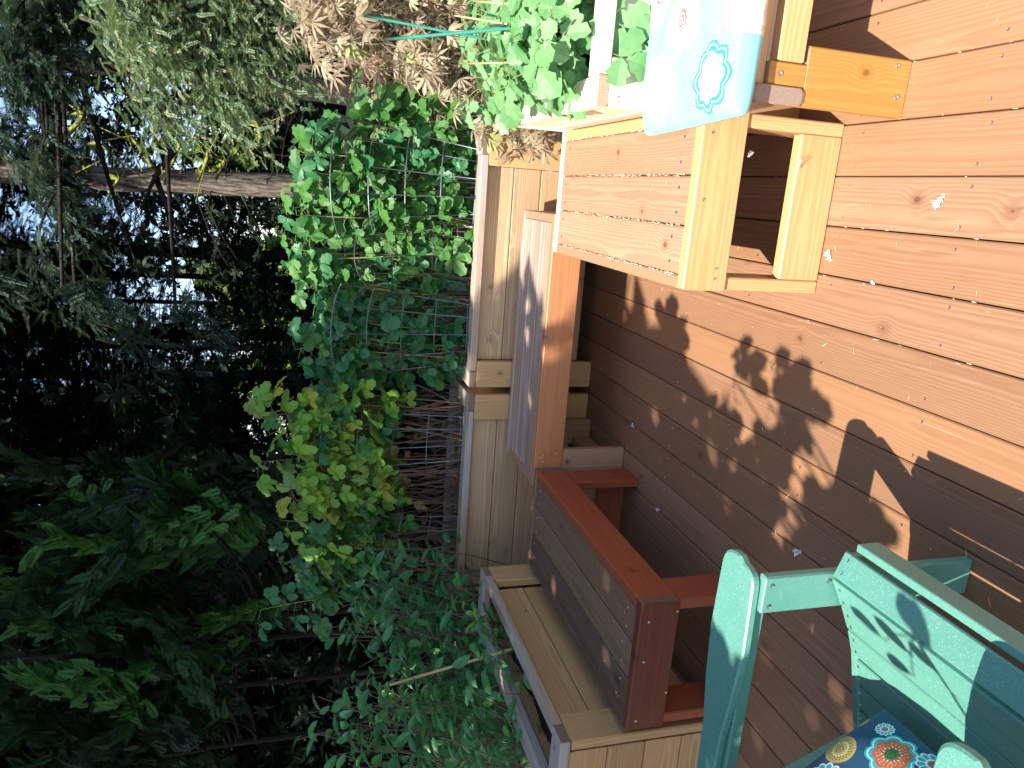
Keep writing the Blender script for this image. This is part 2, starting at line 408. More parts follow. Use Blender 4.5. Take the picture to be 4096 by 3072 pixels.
for x, z in ((-1.70, .43), (-1.60, .33), (-1.47, .43), (-1.32, .43), (-1.29, .33)): screw(lb, (x, 1.8845, z), (0, -1, 0))
fb = bench('grey weathered bench with orange front board across the far deck edge', -1.345, -.075, 3.078, 3.572, 'X', [M['grey']]*3, M['farap'], M['bench'], M['bench'], M['grey'], M['bench'])
for x in (-1.22, -1.19): screw(fb, (x, 3.0775, .42), (0, -1, 0)); screw(fb, (x+.01, 3.0775, .36), (0, -1, 0))
# bench with the cushion
cb = thing('bench', 'golden bench under the patterned cushion, squared leg with lapped beam end', 'bench', (.9, 1.95, 0))
board('leg', cb, (.262, 1.686, .001), (.402, 1.686+T, .31), M['apron'], 2)
board('leg', cb, (.303, 1.6865, .3105), (.358, 1.686+T, .415), M['apron'], 2)
board('side_beam', cb, (.2585, 1.6835-.004, .31), (.3015, 2.17, .452), M['bench'], 1, .01)
board('lower_rail', cb, (.3595, 1.684, .322), (1.9, 1.684+T, .398), M['gold'], 0, .003)
board('front_rail', cb, (.3035, 1.699+.027, .40), (1.9, 1.699+.027+T, .4535), M['gold'], 0, .003)
board('front_rail', cb, (.3035, 1.7005, .4165), (1.9, 1.7255, .452), M['gold'], 0, .003)
for i in range(3): board('seat_plank', cb, (.303, 1.766+i*.136, .42), (1.9, 1.766+i*.136+.132, .456), M['bench'], 0)
board('leg', cb, (1.72, 1.686, .001), (1.86, 1.686+T, .31), M['apron'], 2)
board('leg', cb, (.262, 2.12, .001), (.402, 2.12+T, .308), M['apron'], 2)
screw(cb, (.33, 1.6855, .385), (0, -1, 0), 1.6); screw(cb, (.31, 1.6855, .03), (0, -1, 0), 1.6); screw(cb, (.385, 1.6855, .045), (0, -1, 0), 1.4)
# chewed, splintered board edges: fine pale splinters along the seams of the sunlit bench and a few deck seams
def splinters(name, label, runs, mat):
    m = MB()
    for (x, ya, yb, z, dens) in runs:
        y = ya
        while y < yb:
            y += random.expovariate(dens); w = random.uniform(.0005, .0022); l = random.uniform(.003, .018); xx = x+random.gauss(0, .0022)
            m.add([(xx-w/2, y, z), (xx+w/2, y+l*.3, z), (xx+w/3, y+l, z+.0006), (xx-w/2, y+l*.7, z+.0002)], [(0, 1, 2, 3)])
    o = m.obj(name, mat); return props(o, label, 'splinters', kind='stuff')
M['splinter'] = plain('raw_splinter', (.72, .60, .42), .8, .2, nscale=90, namt=.3)
splinters('seam_splinters', 'pale raw splinters along the seams of the reddish bench and the sunny deck boards',
          [(-.197+i*.141, 1.95, 3.02, SEAT+.0004, 190) for i in range(4)] + [(X0+k*PW, 1.25, 1.85, .0012, 7) for k in range(-3, 3)] + [(X0-.0*PW-PW*k, 1.9, 2.8, .0012, 5) for k in range(4, 9)], M['splinter'])
# ------------------------------------------------------------------ planters
def planter(label, org, u, v, Lw, Dp, Ht, pm, postm, rimm, soil=True, fw=.089):
    """u: along the front (unit), v: into the depth (unit); org = front corner at ground"""
    p = thing('planter', label, 'planter', org)
    u = Vector(u); v = Vector(v); o = Vector(org); Z = Vector((0, 0, 1))
    def B(name, a, b, c, mat, wd, T_, wdir):   # helper around board_dir (a,b in (u,v,z))
        A = o+u*a[0]+v*a[1]+Z*a[2]; C_ = o+u*b[0]+v*b[1]+Z*b[2]
        return board_dir(name, p, A, C_, wdir, wd, T_, mat)
    rim_z = Ht-T/2
    RW = .089
    # side rims run through, front/back rims between them
    for a in (RW/2, Lw-RW/2): B('rim_board', (a, 0, rim_z), (a, Dp, rim_z), 0, rimm, RW, T, u)
    B('rim_board', (RW+.001, fw/2, rim_z), (Lw-RW-.001, fw/2, rim_z), 0, rimm, fw, T, v)
    B('rim_board', (RW+.001, Dp-RW/2, rim_z), (Lw-RW-.001, Dp-RW/2, rim_z), 0, rimm, RW, T, v)
    # corner posts (2x6) front and back
    zt = Ht-T-.001
    for a in (.07, Lw-.07):
        for d_ in (T/2+.001, Dp-T/2-.001): B('corner_post', (a, d_, .002), (a, d_, zt), 0, postm, .14, T, u)
    # panels recessed behind posts
    pw = .1425; dd = .06
    n = int(zt/pw)
    for i in range(n):
        z = zt-pw*(i+.5)-.001
        B('panel_plank', (.1405, dd, z), (Lw-.1405, dd, z), 0, pm, pw-.003, .025, Z)
        B('panel_plank', (.14, Dp-dd, z), (Lw-.14, Dp-dd, z), 0, pm, pw-.003, .025, Z)
        B('panel_plank', (.02, T+.012, z), (.02, Dp-T-.012, z), 0, pm, pw-.003, .025, Z)
        B('panel_plank', (Lw-.02, T+.012, z), (Lw-.02, Dp-T-.012, z), 0, pm, pw-.003, .025, Z)
    if soil:
        m = MB(); s0 = o+u*.04+v*.075; 
        N = 14; Vv = []
        for j in range(6):
            for i in range(N):
                q = s0+u*((Lw-.08)*i/(N-1))+v*((Dp-.15)*j/5); Vv.append((q.x-o.x, q.y-o.y, Ht-.09+random.uniform(-.015, .015)))
        m.add(Vv, [(j*N+i, j*N+i+1, (j+1)*N+i+1, (j+1)*N+i) for j in range(5) for i in range(N-1)])
        m.obj('soil', M['soil'], p, True)
    for a in (.03, .11, Lw-.03, Lw-.11):
        for z in (zt-.03,): screw(p, o+u*a+v*(-.0005)+Z*z, -v, .8)
    return p
pl_r = planter('sunlit pine planter box holding the grey wire cages, right of the narrow gap', (-1.0, 3.6, 0), (1, 0, 0), (0, 1, 0), 1.262, .50, .68, M['pine'], M['post'], M['rim'])
pl_l = planter('shaded pine planter box of dying raspberry canes, left of the narrow gap', (-2.335, 3.6, 0), (1, 0, 0), (0, 1, 0), 1.295, .50, .68, M['pine'], M['post'], M['rim'])
pl_s = planter('shaded planter box with grey outer rim beside the worn bench', (-1.775, 1.915, 0), (0, 1, 0), (-1, 0, 0), 1.2, .34, .68, M['warmpine'], M['post'], M['rim'], fw=.041)
pl_w = planter('pale planter box with glare painted into its wood, full of strawberry plants by the cushion', (.272, 2.185, 0), (1, 0, 0), (0, 1, 0), 1.15, 1.0, .665, M['pale'], M['pale'], M['pale'])
#PART2
# ================================================================== plants
def leaflet(L, Wd, ns=6, serr=.12, fold=.25, curl=.25, wide=.42, x0=0.):
    """one toothed leaflet along +X, upper face +Z"""
    V = []; Fs = []
    xs = [i/ns for i in range(ns+1)]
    for i, s_ in enumerate(xs):
        w = (s_**.75)*(1-s_)**.62*2.05*Wd/2 if 0 < s_ < 1 else 0
        if serr and 0 < i < ns: w *= (1+serr*(1 if i % 2 else -1))
        z = -curl*L*s_*s_
        V += [(x0+s_*L, 0, z), (x0+s_*L+serr*L*.25*(i % 2), w, z+fold*w), (x0+s_*L+serr*L*.25*(i % 2), -w, z+fold*w)]
    for i in range(ns):
        a = 3*i; b = a+3
        Fs += [(a, b, b+1, a+1), (a, a+2, b+2, b)]
    return np.array(V), Fs
def rot(V, az, el=0, o=(0, 0, 0), s=1):
    c, d = math.cos(az), math.sin(az); e, f = math.cos(el), math.sin(el)
    Rm = np.array([[c, -d, 0], [d, c, 0], [0, 0, 1]]) @ np.array([[e, 0, -f], [0, 1, 0], [f, 0, e]])
    return (V*s) @ Rm.T + np.array(o)
def compound(name, mat, k=3, L=.1, Wd=.085, stalk=.03, side=1.15, **kw):
    m = MB(); m.tube([(0, 0, 0), (stalk, 0, .002)], .0012, 3, False)
    for i in range(k):
        if i == 0: az = 0; o = (stalk+.015, 0, 0); s_ = 1.05
        else:
            az = side*(1 if i % 2 else -1)*(1 if i < 3 else 1.9)*random.uniform(.85, 1.1); o = (stalk, 0, 0); s_ = .86 if i < 3 else .7
        V, Fs = leaflet(L*s_*random.uniform(.93, 1.07), Wd*s_, fold=random.uniform(.1, .4), curl=random.uniform(.05, .4), **kw)
        m.add(rot(V, az, random.uniform(-.25, .15), o), Fs)
    return m.mesh(name, mat)
def palmate(name, mat, k=7, L=.07):
    m = MB(); m.tube([(-.04, 0, .004), (0, 0, 0)], .0009, 3, False)
    for i in range(k):
        a = (i-(k-1)/2)*.52; s_ = 1-.11*abs(i-(k-1)/2)
        V, Fs = leaflet(L*s_, L*.23, ns=4, serr=.15, fold=.15, curl=random.uniform(.1, .6))
        m.add(rot(V, a, random.uniform(-.5, .05)), Fs)
    return m.mesh(name, mat)
def single(name, mat, L, Wd, **kw):
    m = MB(); V, Fs = leaflet(L, Wd, x0=.006, **kw); m.add(V, Fs); m.tube([(0, 0, 0), (.012, 0, 0)], .0008, 3, False)
    return m.mesh(name, mat)
def leafmat_m(p, d, n, s=1):
    d = Vector(d).normalized(); n = Vector(n); n = (n-d*n.dot(d))
    n = n.normalized() if n.length > 1e-4 else d.orthogonal().normalized()
    y = n.cross(d); p = Vector(p)
    return Matrix(((d.x*s, y.x*s, n.x*s, p.x), (d.y*s, y.y*s, n.y*s, p.y), (d.z*s, y.z*s, n.z*s, p.z), (0, 0, 0, 1)))
LM = {}
LM['rasp'] = leafmat('raspberry_leaf', (.04, .15, .03), (.10, .25, .05), (.20, .32, .18), .35, .5)
LM['rasp_d'] = leafmat('raspberry_leaf_cool', (.03, .14, .05), (.05, .19, .065), (.16, .28, .18), .3, .45)
LM['rasp_y'] = leafmat('raspberry_leaf_yellowing', (.15, .34, .045), (.28, .45, .06), (.30, .42, .15), .4, .5, yellow=(.42, .38, .06), ymix=.08)
LM['dead'] = leafmat('dry_leaf', (.18, .10, .06), (.30, .18, .11), None, .15, .8, .1)
LM['blue'] = leafmat('blueberry_leaf', (.04, .18, .055), (.08, .27, .075), (.14, .30, .14), .3, .35, .5)
LM['blue_l'] = leafmat('blueberry_leaf_new', (.12, .30, .06), (.22, .40, .08), (.2, .32, .12), .4, .4)
LM['maple'] = leafmat('maple_leaf', (.40, .31, .20), (.58, .49, .33), (.46, .38, .29), .35, .6, .25, yellow=(.40, .46, .18), ymix=.2)
LM['maple_r'] = leafmat('maple_leaf_red', (.26, .19, .13), (.46, .37, .25), (.3, .18, .16), .35, .6, .25)
LM['straw'] = leafmat('strawberry_leaf', (.12, .29, .10), (.24, .42, .19), (.32, .46, .30), .3, .45, .4, yellow=(.30, .46, .15), ymix=.05)
LM['rhodo'] = leafmat('rhododendron_leaf', (.02, .07, .035), (.035, .10, .05), (.08, .14, .08), .1, .3, .5)
LM['occ'] = leafmat('shade_leaf', (.05, .14, .03), (.08, .2, .05), None, .3, .45)
rasp_meshes = {k: [compound('leaf', LM[k], random.choice((3, 3, 5)), random.uniform(.075, .095), .080, .028, serr=.14) for _ in range(6)] for k in ('rasp', 'rasp_d', 'rasp_y')}
dead_meshes = [compound('dry_leaf', LM['dead'], 3, .06, .03, .02, side=.5) for _ in range(4)]
blue_meshes = [single('leaf', LM['blue'], .085, .044, ns=5, serr=0, fold=random.uniform(.1, .5), curl=random.uniform(0, .4)) for _ in range(4)]
bluel_meshes = [single('leaf', LM['blue_l'], .06, .034, ns=5, serr=0, fold=.3, curl=.2) for _ in range(2)]
def curve_pts(p0, p1, bow, n=7):
    p0 = Vector(p0); p1 = Vector(p1); b = Vector(bow)
    return [p0.lerp(p1, i/(n-1)) + b*math.sin(math.pi*i/(n-1)) for i in range(n)]
def rasp_plant(label, group, x, y, z0, top, spread, n_leaf, kinds, lean=(0, 0), lo=.3, ncane=4, dead=0, cane_mat='greencane'):
    p = thing('raspberry_plant', label, 'raspberry plant', (x, y, z0), group)
    m = MB(); canes = []
    for i in range(ncane):
        a = random.uniform(0, 6.28); b0 = Vector((math.cos(a)*.05, math.sin(a)*.05, 0))
        hh = (top-z0)*random.uniform(.76, 1.07)
        b1 = Vector((lean[0]+random.uniform(-1, 1)*spread, lean[1]+random.uniform(-.7, .7)*spread, hh))
        c = curve_pts(b0, b1, (random.uniform(-.06, .06), random.uniform(-.05, .05), 0), 8); canes.append(c)
        m.tube(c, [.0055-.0005*k for k in range(8)], 5)
    for i in range(n_leaf):
        c = random.choice(canes); t_ = lo+(1-lo)*random.random()**.8; k = t_*7; k0_ = min(int(k), 6)
        b = c[k0_].lerp(c[k0_+1], k-k0_)
        a = random.uniform(0, 6.28)
        d = Vector((math.cos(a), math.sin(a)*.8-.25, random.uniform(-.1, .6))).normalized()
        pl = random.uniform(.05, .16)*(1.1-t_*.5); tip = b+d*pl
        m.tube([b, b.lerp(tip, .5)+Vector((0, 0, .01)), tip], .0014, 3, False)
        nrm = Vector((random.gauss(-.1, .5), random.gauss(-.55, .5), random.gauss(.7, .45)))
        dd = Vector((d.x+random.gauss(0, .3), d.y+random.gauss(0, .3), d.z-random.uniform(.3, 1.0)))
        me = random.choice(rasp_meshes[random.choice(kinds)])
        o = link('leaf', me, p); o.matrix_local = leafmat_m(tip, dd, nrm, random.uniform(.55, 1.02))
    for i in range(dead):
        c = random.choice(canes); k = random.uniform(.8, 5.2); b = c[int(k)]
        o = link('dry_leaf', random.choice(dead_meshes), p)
        o.matrix_local = leafmat_m(b, (random.gauss(0, .5), random.gauss(-.2, .5), -1), (random.gauss(0, 1), -1, random.gauss(0, .5)), random.uniform(.6, 1.2))
    m.obj('cane', M[cane_mat], p, True)
    return p
gr = 'raspberry plants in the rear planter boxes'
Y0 = 3.86
spec = [(.20, 1.40, 60, ('rasp',), 'raspberry plant at the sunny end of the box beside the maple'),
        (.0, 1.62, 60, ('rasp', 'rasp_d'), 'raspberry plant behind the tall sunlit cage, one shoot rising above it'),
        (-.22, 1.50, 60, ('rasp',), 'bushy raspberry plant between the sunlit cage and the scrolled trellis'),
        (-.45, 1.58, 62, ('rasp_d', 'rasp'), 'dark green raspberry plant behind the black scrolled trellis'),
        (-.66, 1.50, 60, ('rasp_d',), 'raspberry plant growing through the shaded cage right of the gap'),
        (-.86, 1.55, 58, ('rasp_d', 'rasp_d', 'rasp'), 'raspberry plant leaning over the gap between the two boxes')]
for x, top, nl, kd, lab in spec:
    rasp_plant(lab, gr, x, Y0+random.uniform(-.08, .08), .6, top, .17, int(nl*2.1), kd, lo=.08, ncane=6)
spec = [(-1.16, 1.60, 50, ('rasp_y', 'rasp_d'), 'raspberry plant with pale green upper leaves just left of the gap', 6),
        (-1.34, 1.70, 54, ('rasp_y', 'rasp_y', 'rasp'), 'yellow-green raspberry plant over bare brown canes, reaching highest', 9),
        (-1.55, 1.52, 52, ('rasp_y',), 'yellowing raspberry plant with a bunch of dry leaves hanging under it', 12),
        (-1.76, 1.50, 52, ('rasp_y', 'rasp'), 'raspberry plant fading to yellow above the middle of the shaded box', 8),
        (-1.97, 1.54, 52, ('rasp_y', 'rasp_d', 'rasp'), 'raspberry plant of mixed green and yellow leaves near the blueberry bushes', 8),
        (-2.20, 1.60, 56, ('rasp', 'rasp_d', 'rasp_d'), 'green raspberry plant at the end of the shaded box beside the blueberries', 5)]
for x, top, nl, kd, lab, dd in spec:
    rasp_plant(lab, gr, x, Y0+random.uniform(-.08, .05), .6, top, .18, int(nl*2.1), kd, lo=.46, ncane=6, dead=dd, cane_mat='cane')
M['deadcane'] = plain('dead_cane', (.13, .085, .065), .8, .2, 0, 40, .5)
# ---- dry cane tangle in the left box: counted as one mass
m = MB()
for i in range(105):
    x = random.uniform(-2.28, -1.08); y = random.uniform(3.72, 4.02); h_ = random.uniform(.15, .55)
    m.tube(curve_pts((x, y, .58), (x+random.gauss(0, .09), y+random.gauss(0, .06), .6+h_), (random.gauss(0, .03), random.gauss(0, .02), 0), 5), random.uniform(.0015, .004), 4, False)
props(m.obj('dry_cane_tangle', M['deadcane'], None, True), 'tangle of dry brown canes and twigs standing in the shaded planter box', 'dead canes', kind='stuff')
m = MB()
for i in range(26):
    x = random.uniform(-.9, .2); y = random.uniform(3.76, 4.0); 
    m.tube(curve_pts((x, y, .58), (x+random.gauss(0, .07), y, random.uniform(.9, 1.3)), (random.gauss(0, .02), 0, 0), 5), random.uniform(.002, .004), 4, False)
props(m.obj('cane_stems', M['cane'], None, True), 'pinkish brown raspberry stems behind the sunlit cage wires', 'dead canes', kind='stuff')
# ---- wire cages : curved fans of wire
def cage(label, xc, y, z0, z1, w0, w1, nv, nh, mat, r=.0026, bulge=.10, group=None, skew=0):
    p = thing('plant_cage', label, 'plant cage', (xc, y, z0), group)
    def P(a, t_):
        w = w0+(w1-w0)*t_; return Vector((math.sin(a)*w/2/math.sin(1.05)+skew*t_, -bulge*(math.cos(a)-math.cos(1.05))*(.6+.8*t_), (z1-z0)*t_ + .012*math.cos(a)*t_*0))
    for i in range(nv):
        a = -1.05+2.1*i/(nv-1); mm = MB(); mm.tube([P(a, 0), P(a, .5), P(a, 1)], r, 6); mm.obj('upright_wire', mat, p, True)
    for j in range(nh):
        t_ = (j+.35)/(nh-1+.35); mm = MB(); mm.tube([P(-1.05+2.1*k/14, t_)+Vector((0, 0, .05*(1-abs(-1+2*k/14)**2)*t_)) for k in range(15)], r, 6); mm.obj('hoop_wire', mat, p, True)
    return p
cage('grey wire plant cage in full sun, nearest the maple', .01, 3.72, .62, 1.34, .36, .56, 6, 5, M['wire'], .0032)
cage('grey wire plant cage in the shaded half of the right box', -.74, 3.74, .62, 1.33, .30, .48, 5, 5, M['wire'], .003)
cage('dark wire plant cage with curved top hoop, left of the gap', -1.36, 3.74, .62, 1.38, .30, .40, 5, 5, M['wire'], .0026)
cage('dark low wire cage half buried in dry canes', -1.98, 3.76, .60, 1.14, .34, .38, 5, 4, M['wire'], .0026)
tr = thing('trellis', 'black wire trellis with scrolled arched top between the two right-hand cages', 'trellis', (-.34, 3.71, .6))
for x in (-.2, -.1, 0, .1, .2):
    mm = MB(); mm.tube([(x, 0, 0), (x, 0, .48)], .0022, 5); mm.obj('upright_wire', M['blackwire'], tr, True)
for z in (.08, .28, .48):
    mm = MB(); mm.tube([(-.215, .003, z), (.215, .003, z)], .0022, 5); mm.obj('cross_wire', M['blackwire'], tr, True)
mm = MB(); mm.tube([(.215*math.cos(a), 0, .48+.19*math.sin(a)) for a in np.linspace(0, math.pi, 17)], .003, 6); mm.obj('arch_wire', M['blackwire'], tr, True)
for cx, cz, rr, sgn in ((-.1, .585, .04, 1), (-.03, .62, .034, -1), (.05, .62, .034, 1), (.12, .58, .04, -1)):
    mm = MB(); mm.tube([(cx+sgn*rr*(1-a/9)*math.cos(a), 0, cz+rr*(1-a/9)*math.sin(a)) for a in np.linspace(0, 7.5, 26)], .0018, 5); mm.obj('scroll', M['blackwire'], tr, True)
for a in (.6, 1.1, 1.57, 2.0, 2.5):
    mm = MB(); mm.tube([(0, 0, .485), (.2*math.cos(a), 0, .48+.175*math.sin(a))], .0016, 5); mm.obj('ray_wire', M['blackwire'], tr, True)
# ---- stakes
def stake(label, p0, p1, mat, r, cat='stake', nm='plant_stake'):
    m = MB(); p0 = Vector(p0); p1 = Vector(p1); L = (p1-p0).length; n = max(4, int(L/.09)); pts = []; rs = []
    for i in range(n+1):
        pts.append(Vector((0, 0, 0)).lerp(p1-p0, i/n)); rs.append(r*(1.12 if i % 2 else 1))
    m.tube(pts, rs, 8); o = m.obj(nm, mat, None, True); o.location = p0
    return props(o, label, cat)
stake('green plastic stake leaning left, nearer of the crossed pair', at(2240, 95, z=.66), at(1540, 158, y=2.75), M['stake'], .0055)
stake('green plastic stake leaning right, farther of the crossed pair', at(2080, 150, z=.66)+Vector((0, .15, 0)), at(1455, 62, y=3.3), M['stake'], .0055)
stake('upright bamboo cane at the picture-right edge of the strawberry box', at(2330, 40, z=.6), at(1900, 5, y=2.8), M['bamboo'], .004)
stake('short bamboo cane among strawberry leaves nearest the maple', at(2200, 245, z=.64), at(1850, 255, y=2.9), M['bamboo'], .0035)
stake('pale bamboo cane leaning behind the crossed green stakes', at(2300, 140, z=.62), at(1820, 62, y=3.0), M['bamboo'], .0035)
stake('thin bamboo cane standing left of the black trellis', (-.58, 3.84, .6), at(1470, 1150, y=3.84), M['bamboo'], .004)
stake('light green cane right of the black trellis scrolls', (-.31, 3.80, .6), at(1350, 1035, y=3.8), M['greencane'], .004)
stake('bamboo cane slanting up out of the sunlit cage', (-.2, 3.85, .6), at(1478, 765, y=3.85), M['bamboo'], .004)
stake('long bare cane slanting through the blueberry bush', at(2050, 2595, y=2.6), at(1560, 2740, y=2.9), M['bamboo'], .006)
# ---- strawberry plants
straw_meshes = [compound('leaf', LM['straw'], 3, .078, .080, .02, side=1.35, serr=.18) for _ in range(5)]
sp = [((2010, 330), 'strawberry plant at the outer corner of the pale box, leaves over its left edge'), ((2090, 190), 'strawberry plant under the crossed green stakes'),
      ((2160, 330), 'strawberry plant in the middle of the box, trailing one leaf over the side'), ((2230, 120), 'strawberry plant with the biggest dark leaves below the green stake'),
      ((2300, 260), 'strawberry plant close to the pale box corner'), ((2330, 60), 'strawberry plant at the front rim, one leaf hanging above the cushion'),
      ((2120, 30), 'strawberry plant around the bamboo cane at the picture-right edge'), ((1990, 80), 'strawberry plant farthest back beneath the maple')]
for (px, py), lab in sp:
    c = at(px+60, py, z=.60); p = thing('strawberry_plant', lab, 'strawberry plant', c, 'strawberry plants in the pale box'); m = MB()
    for i in range(32):
        a = random.uniform(0, 6.28); rr = random.uniform(.02, .2); h_ = random.uniform(.05, .24)
        tip = Vector((max(math.cos(a)*rr, .37-c.x), math.sin(a)*rr*1.3, h_)); tip.y = max(tip.y, 2.31-c.y)
        m.tube([(0, 0, 0), (tip.x*.4, tip.y*.4, h_*.75), tip], .0016, 4, False)
        o = link('leaf', random.choice(straw_meshes), p)
        o.matrix_local = leafmat_m(tip, (math.cos(a), math.sin(a), random.uniform(-.7, .1)), (random.gauss(-.1, .35), random.gauss(-.3, .35), 1), random.uniform(.7, 1.25))
    m.obj('stem', M['greencane'], p, True)
    if px == 2330: p_front = p
def shoot(parent_label, foot, tip, kind, nl):
    f0 = at(*foot, y=3.86); t0 = at(*tip, y=3.8); p = thing('raspberry_shoot', parent_label, 'raspberry shoot', f0, 'long shoots above the raspberries'); m = MB()
    c = curve_pts((0, 0, 0), t0-f0, (random.uniform(-.03, .03), 0, .02), 8); m.tube(c, [.004-.0003*k for k in range(8)], 5)
    for k in range(nl):
        kk = 2.5+4.4*k/(nl-1); k0_ = min(int(kk), 6); b = c[k0_].lerp(c[k0_+1], kk-k0_); sd = 1 if k % 2 else -1
        q = b+Vector((sd*.05, -.02, .015)); m.tube([b, q], .0013, 3, False)
        o = link('leaf', random.choice(rasp_meshes[kind]), p); o.matrix_local = leafmat_m(q, (sd*.8, -.2, -random.uniform(.1, .8)), (random.gauss(0, .3), -.7, .8), random.uniform(.7, 1.1))
    m.obj('cane', M['greencane'], p, True)
shoot('bare-tipped grey shoot with drooping leaves above the sunlit cage', (1500, 700), (1190, 672), 'rasp', 7)
shoot('shoot topped by a whorl of pointed leaves above the black trellis', (1450, 1010), (1165, 985), 'rasp', 7)
shoot('long shoot leaning toward the picture bottom above the gap', (1450, 1560), (1075, 1740), 'rasp', 6)
shoot('dark leafed shoot between the shaded cage and the gap', (1400, 1420), (1180, 1400), 'rasp_d', 6)
shoot('pale shoot reaching out of the yellow leaves', (1400, 2150), (1120, 2080), 'rasp_y', 6)
shoot('shoot of small dark leaves nearest the blueberry bushes', (1400, 2380), (1040, 2440), 'rasp_d', 7)
# ---- Japanese maple
mp_meshes = [palmate('leaf', LM['maple'], 7, .082) for _ in range(6)]+[palmate('leaf', LM['maple_r'], 7, .078) for _ in range(2)]
mt = thing('japanese_maple', 'lace-leaf Japanese maple with bronze and tan drooping leaves behind the strawberry box', 'tree', (1.05, 4.2, -.1))
m = MB(); tips = []
m.tube([(0, 0, -.3), (.03, 0, .5), (-.05, .05, 1.0), (-.1, 0, 1.5)], [.035, .03, .022, .014], 8)
for i in range(44):
    s_ = Vector((-.03, 0, random.uniform(.5, 1.5)))
    # branch tips placed where the photograph shows drooping layers
    while True:
        px = random.uniform(1120, 2080); py = random.uniform(-150, 560)
        lim = 300+ (200 if 1650 < px < 1950 else 0) + (120 if 1350 < px < 1500 else 0) - (140 if px < 1300 else 0) + (60 if px > 1950 else 0)
        if py < lim: break
    e = at(px, py, y=random.uniform(3.45, 4.3))-Vector((1.05, 4.2, -.1))
    if i in (40, 41, 42, 43): e = at(2060+40*(i-40), 560+25*(i % 3), y=3.42)-Vector((1.05, 4.2, -.1))
    b = curve_pts(s_, e, (0, 0, .12), 7); m.tube(b, [.007-.0008*k for k in range(7)], 4, False); tips.append(b)
cnt = 0
for b in tips:
    for q in range(7):
        k = random.uniform(3, 6); k0_ = min(int(k), 5); c = b[k0_].lerp(b[k0_+1], k-k0_)
        c = c+Vector((random.gauss(0, .05), random.gauss(0, .05), random.gauss(-.03, .04)))
        o = link('leaf', random.choice(mp_meshes), mt)
        o.matrix_local = leafmat_m(c, (random.gauss(-.3, .5), random.gauss(-.2, .5), -1), (random.gauss(0, .5), -1+random.gauss(0, .4), random.gauss(.5, .4)), random.uniform(.8, 1.35)); cnt += 1
m.obj('trunk', M['cane'], mt, True)
def scatter(meshsrc, mats):
    """merge copies of one mesh (as arrays) under many matrices"""
    V0, F0 = meshsrc; n = len(V0); K = len(mats)
    A = np.array([[list(r) for r in q] for q in mats]) if not isinstance(mats, np.ndarray) else mats
    V = np.einsum('kij,nj->kni', A[:, :3, :3], V0) + A[:, None, :3, 3]
    Fq = F0[None] + (np.arange(K)*n)[:, None, None]
    return V.reshape(-1, 3), Fq.reshape(-1, F0.shape[1])
def quads(mesh_or_mb):
    pass
def rand_frames(P, Dv, Nv, S):
    """vectorised frames: x axis Dv, z axis ~Nv"""
    D = Dv/np.linalg.norm(Dv, axis=1, keepdims=True); N = Nv-D*(Nv*D).sum(1, keepdims=True)
    N /= np.linalg.norm(N, axis=1, keepdims=True)+1e-9; Y = np.cross(N, D)
    A = np.zeros((len(P), 4, 4)); A[:, :3, 0] = D*S[:, None]; A[:, :3, 1] = Y*S[:, None]; A[:, :3, 2] = N*S[:, None]; A[:, :3, 3] = P; A[:, 3, 3] = 1
    return A
def kite(L, Wd, fold=.2):
    return np.array([(0, 0, 0), (L*.45, Wd/2, fold*Wd), (L, 0, 0), (L*.45, -Wd/2, fold*Wd)]), np.array([(0, 3, 2, 1)])
# filler leaves deep inside the maple
def lobes():
    V = []; Fq = []
    for i in range(5):
        a = (i-2)*.6; v, f = kite(.07, .011); v = rot(v, a, -.2); Fq.append(f[0]+4*i); V.append(v)
    return np.concatenate(V), np.array(Fq)
n = 2400
P = np.zeros((n, 3))
for i in range(n):
    b = random.choice(tips); k = random.uniform(2, 6); k0_ = min(int(k), 5); c = b[k0_].lerp(b[k0_+1], k-k0_)
    P[i] = (c.x+random.gauss(0, .08), c.y+random.gauss(0, .08)+.06, c.z+random.gauss(-.04, .06))
A = rand_frames(P, rng.normal(size=(n, 3))*.5+[0, 0, -.9], rng.normal(size=(n, 3))*.5+[0, -1, .5], rng.uniform(.8, 1.3, n))
V, Fq = scatter(lobes(), A)
props(link('foliage', fastmesh('foliage', V, Fq, LM['maple_r'], col=np.repeat(rng.random(n), 5)), mt), kind='stuff')
for (a, b, yy) in ((2470, 90, 2.2), (2530, 160, 2.15), (2455, 215, 2.17), (2400, 30, 2.24)):
    o = link('leaf', random.choice(straw_meshes), p_front); o.matrix_local = leafmat_m(at(a, b, y=yy)-p_front.location, (random.gauss(0, .4), -.5, -.8), (0, -1, .7), 1.25)
# ---- rhododendron behind the maple
rp = thing('rhododendron', 'dark green glossy-leaved shrub between the raspberries and the maple', 'shrub', (.55, 4.9, -.1), None)
rh = single('leaf', LM['rhodo'], .12, .042, ns=4, serr=0, fold=.3, curl=.3); m = MB()
for i in range(34):
    q = at(random.uniform(1500, 1900), random.uniform(330, 620), y=random.uniform(4.6, 5.1))-Vector((.55, 4.9, -.1))
    m.tube(curve_pts((0, 0, 0), q, (0, 0, .1), 5), .006, 4, False)
    for k in range(8):
        a = k*.785+random.random(); o = link('leaf', rh, rp)
        o.matrix_local = leafmat_m(q, (math.cos(a), math.sin(a), random.uniform(-.5, .1)), (math.cos(a)*.3, math.sin(a)*.3-.2, 1), random.uniform(.7, 1.1))
m.obj('stem', M['cane'], rp, True)
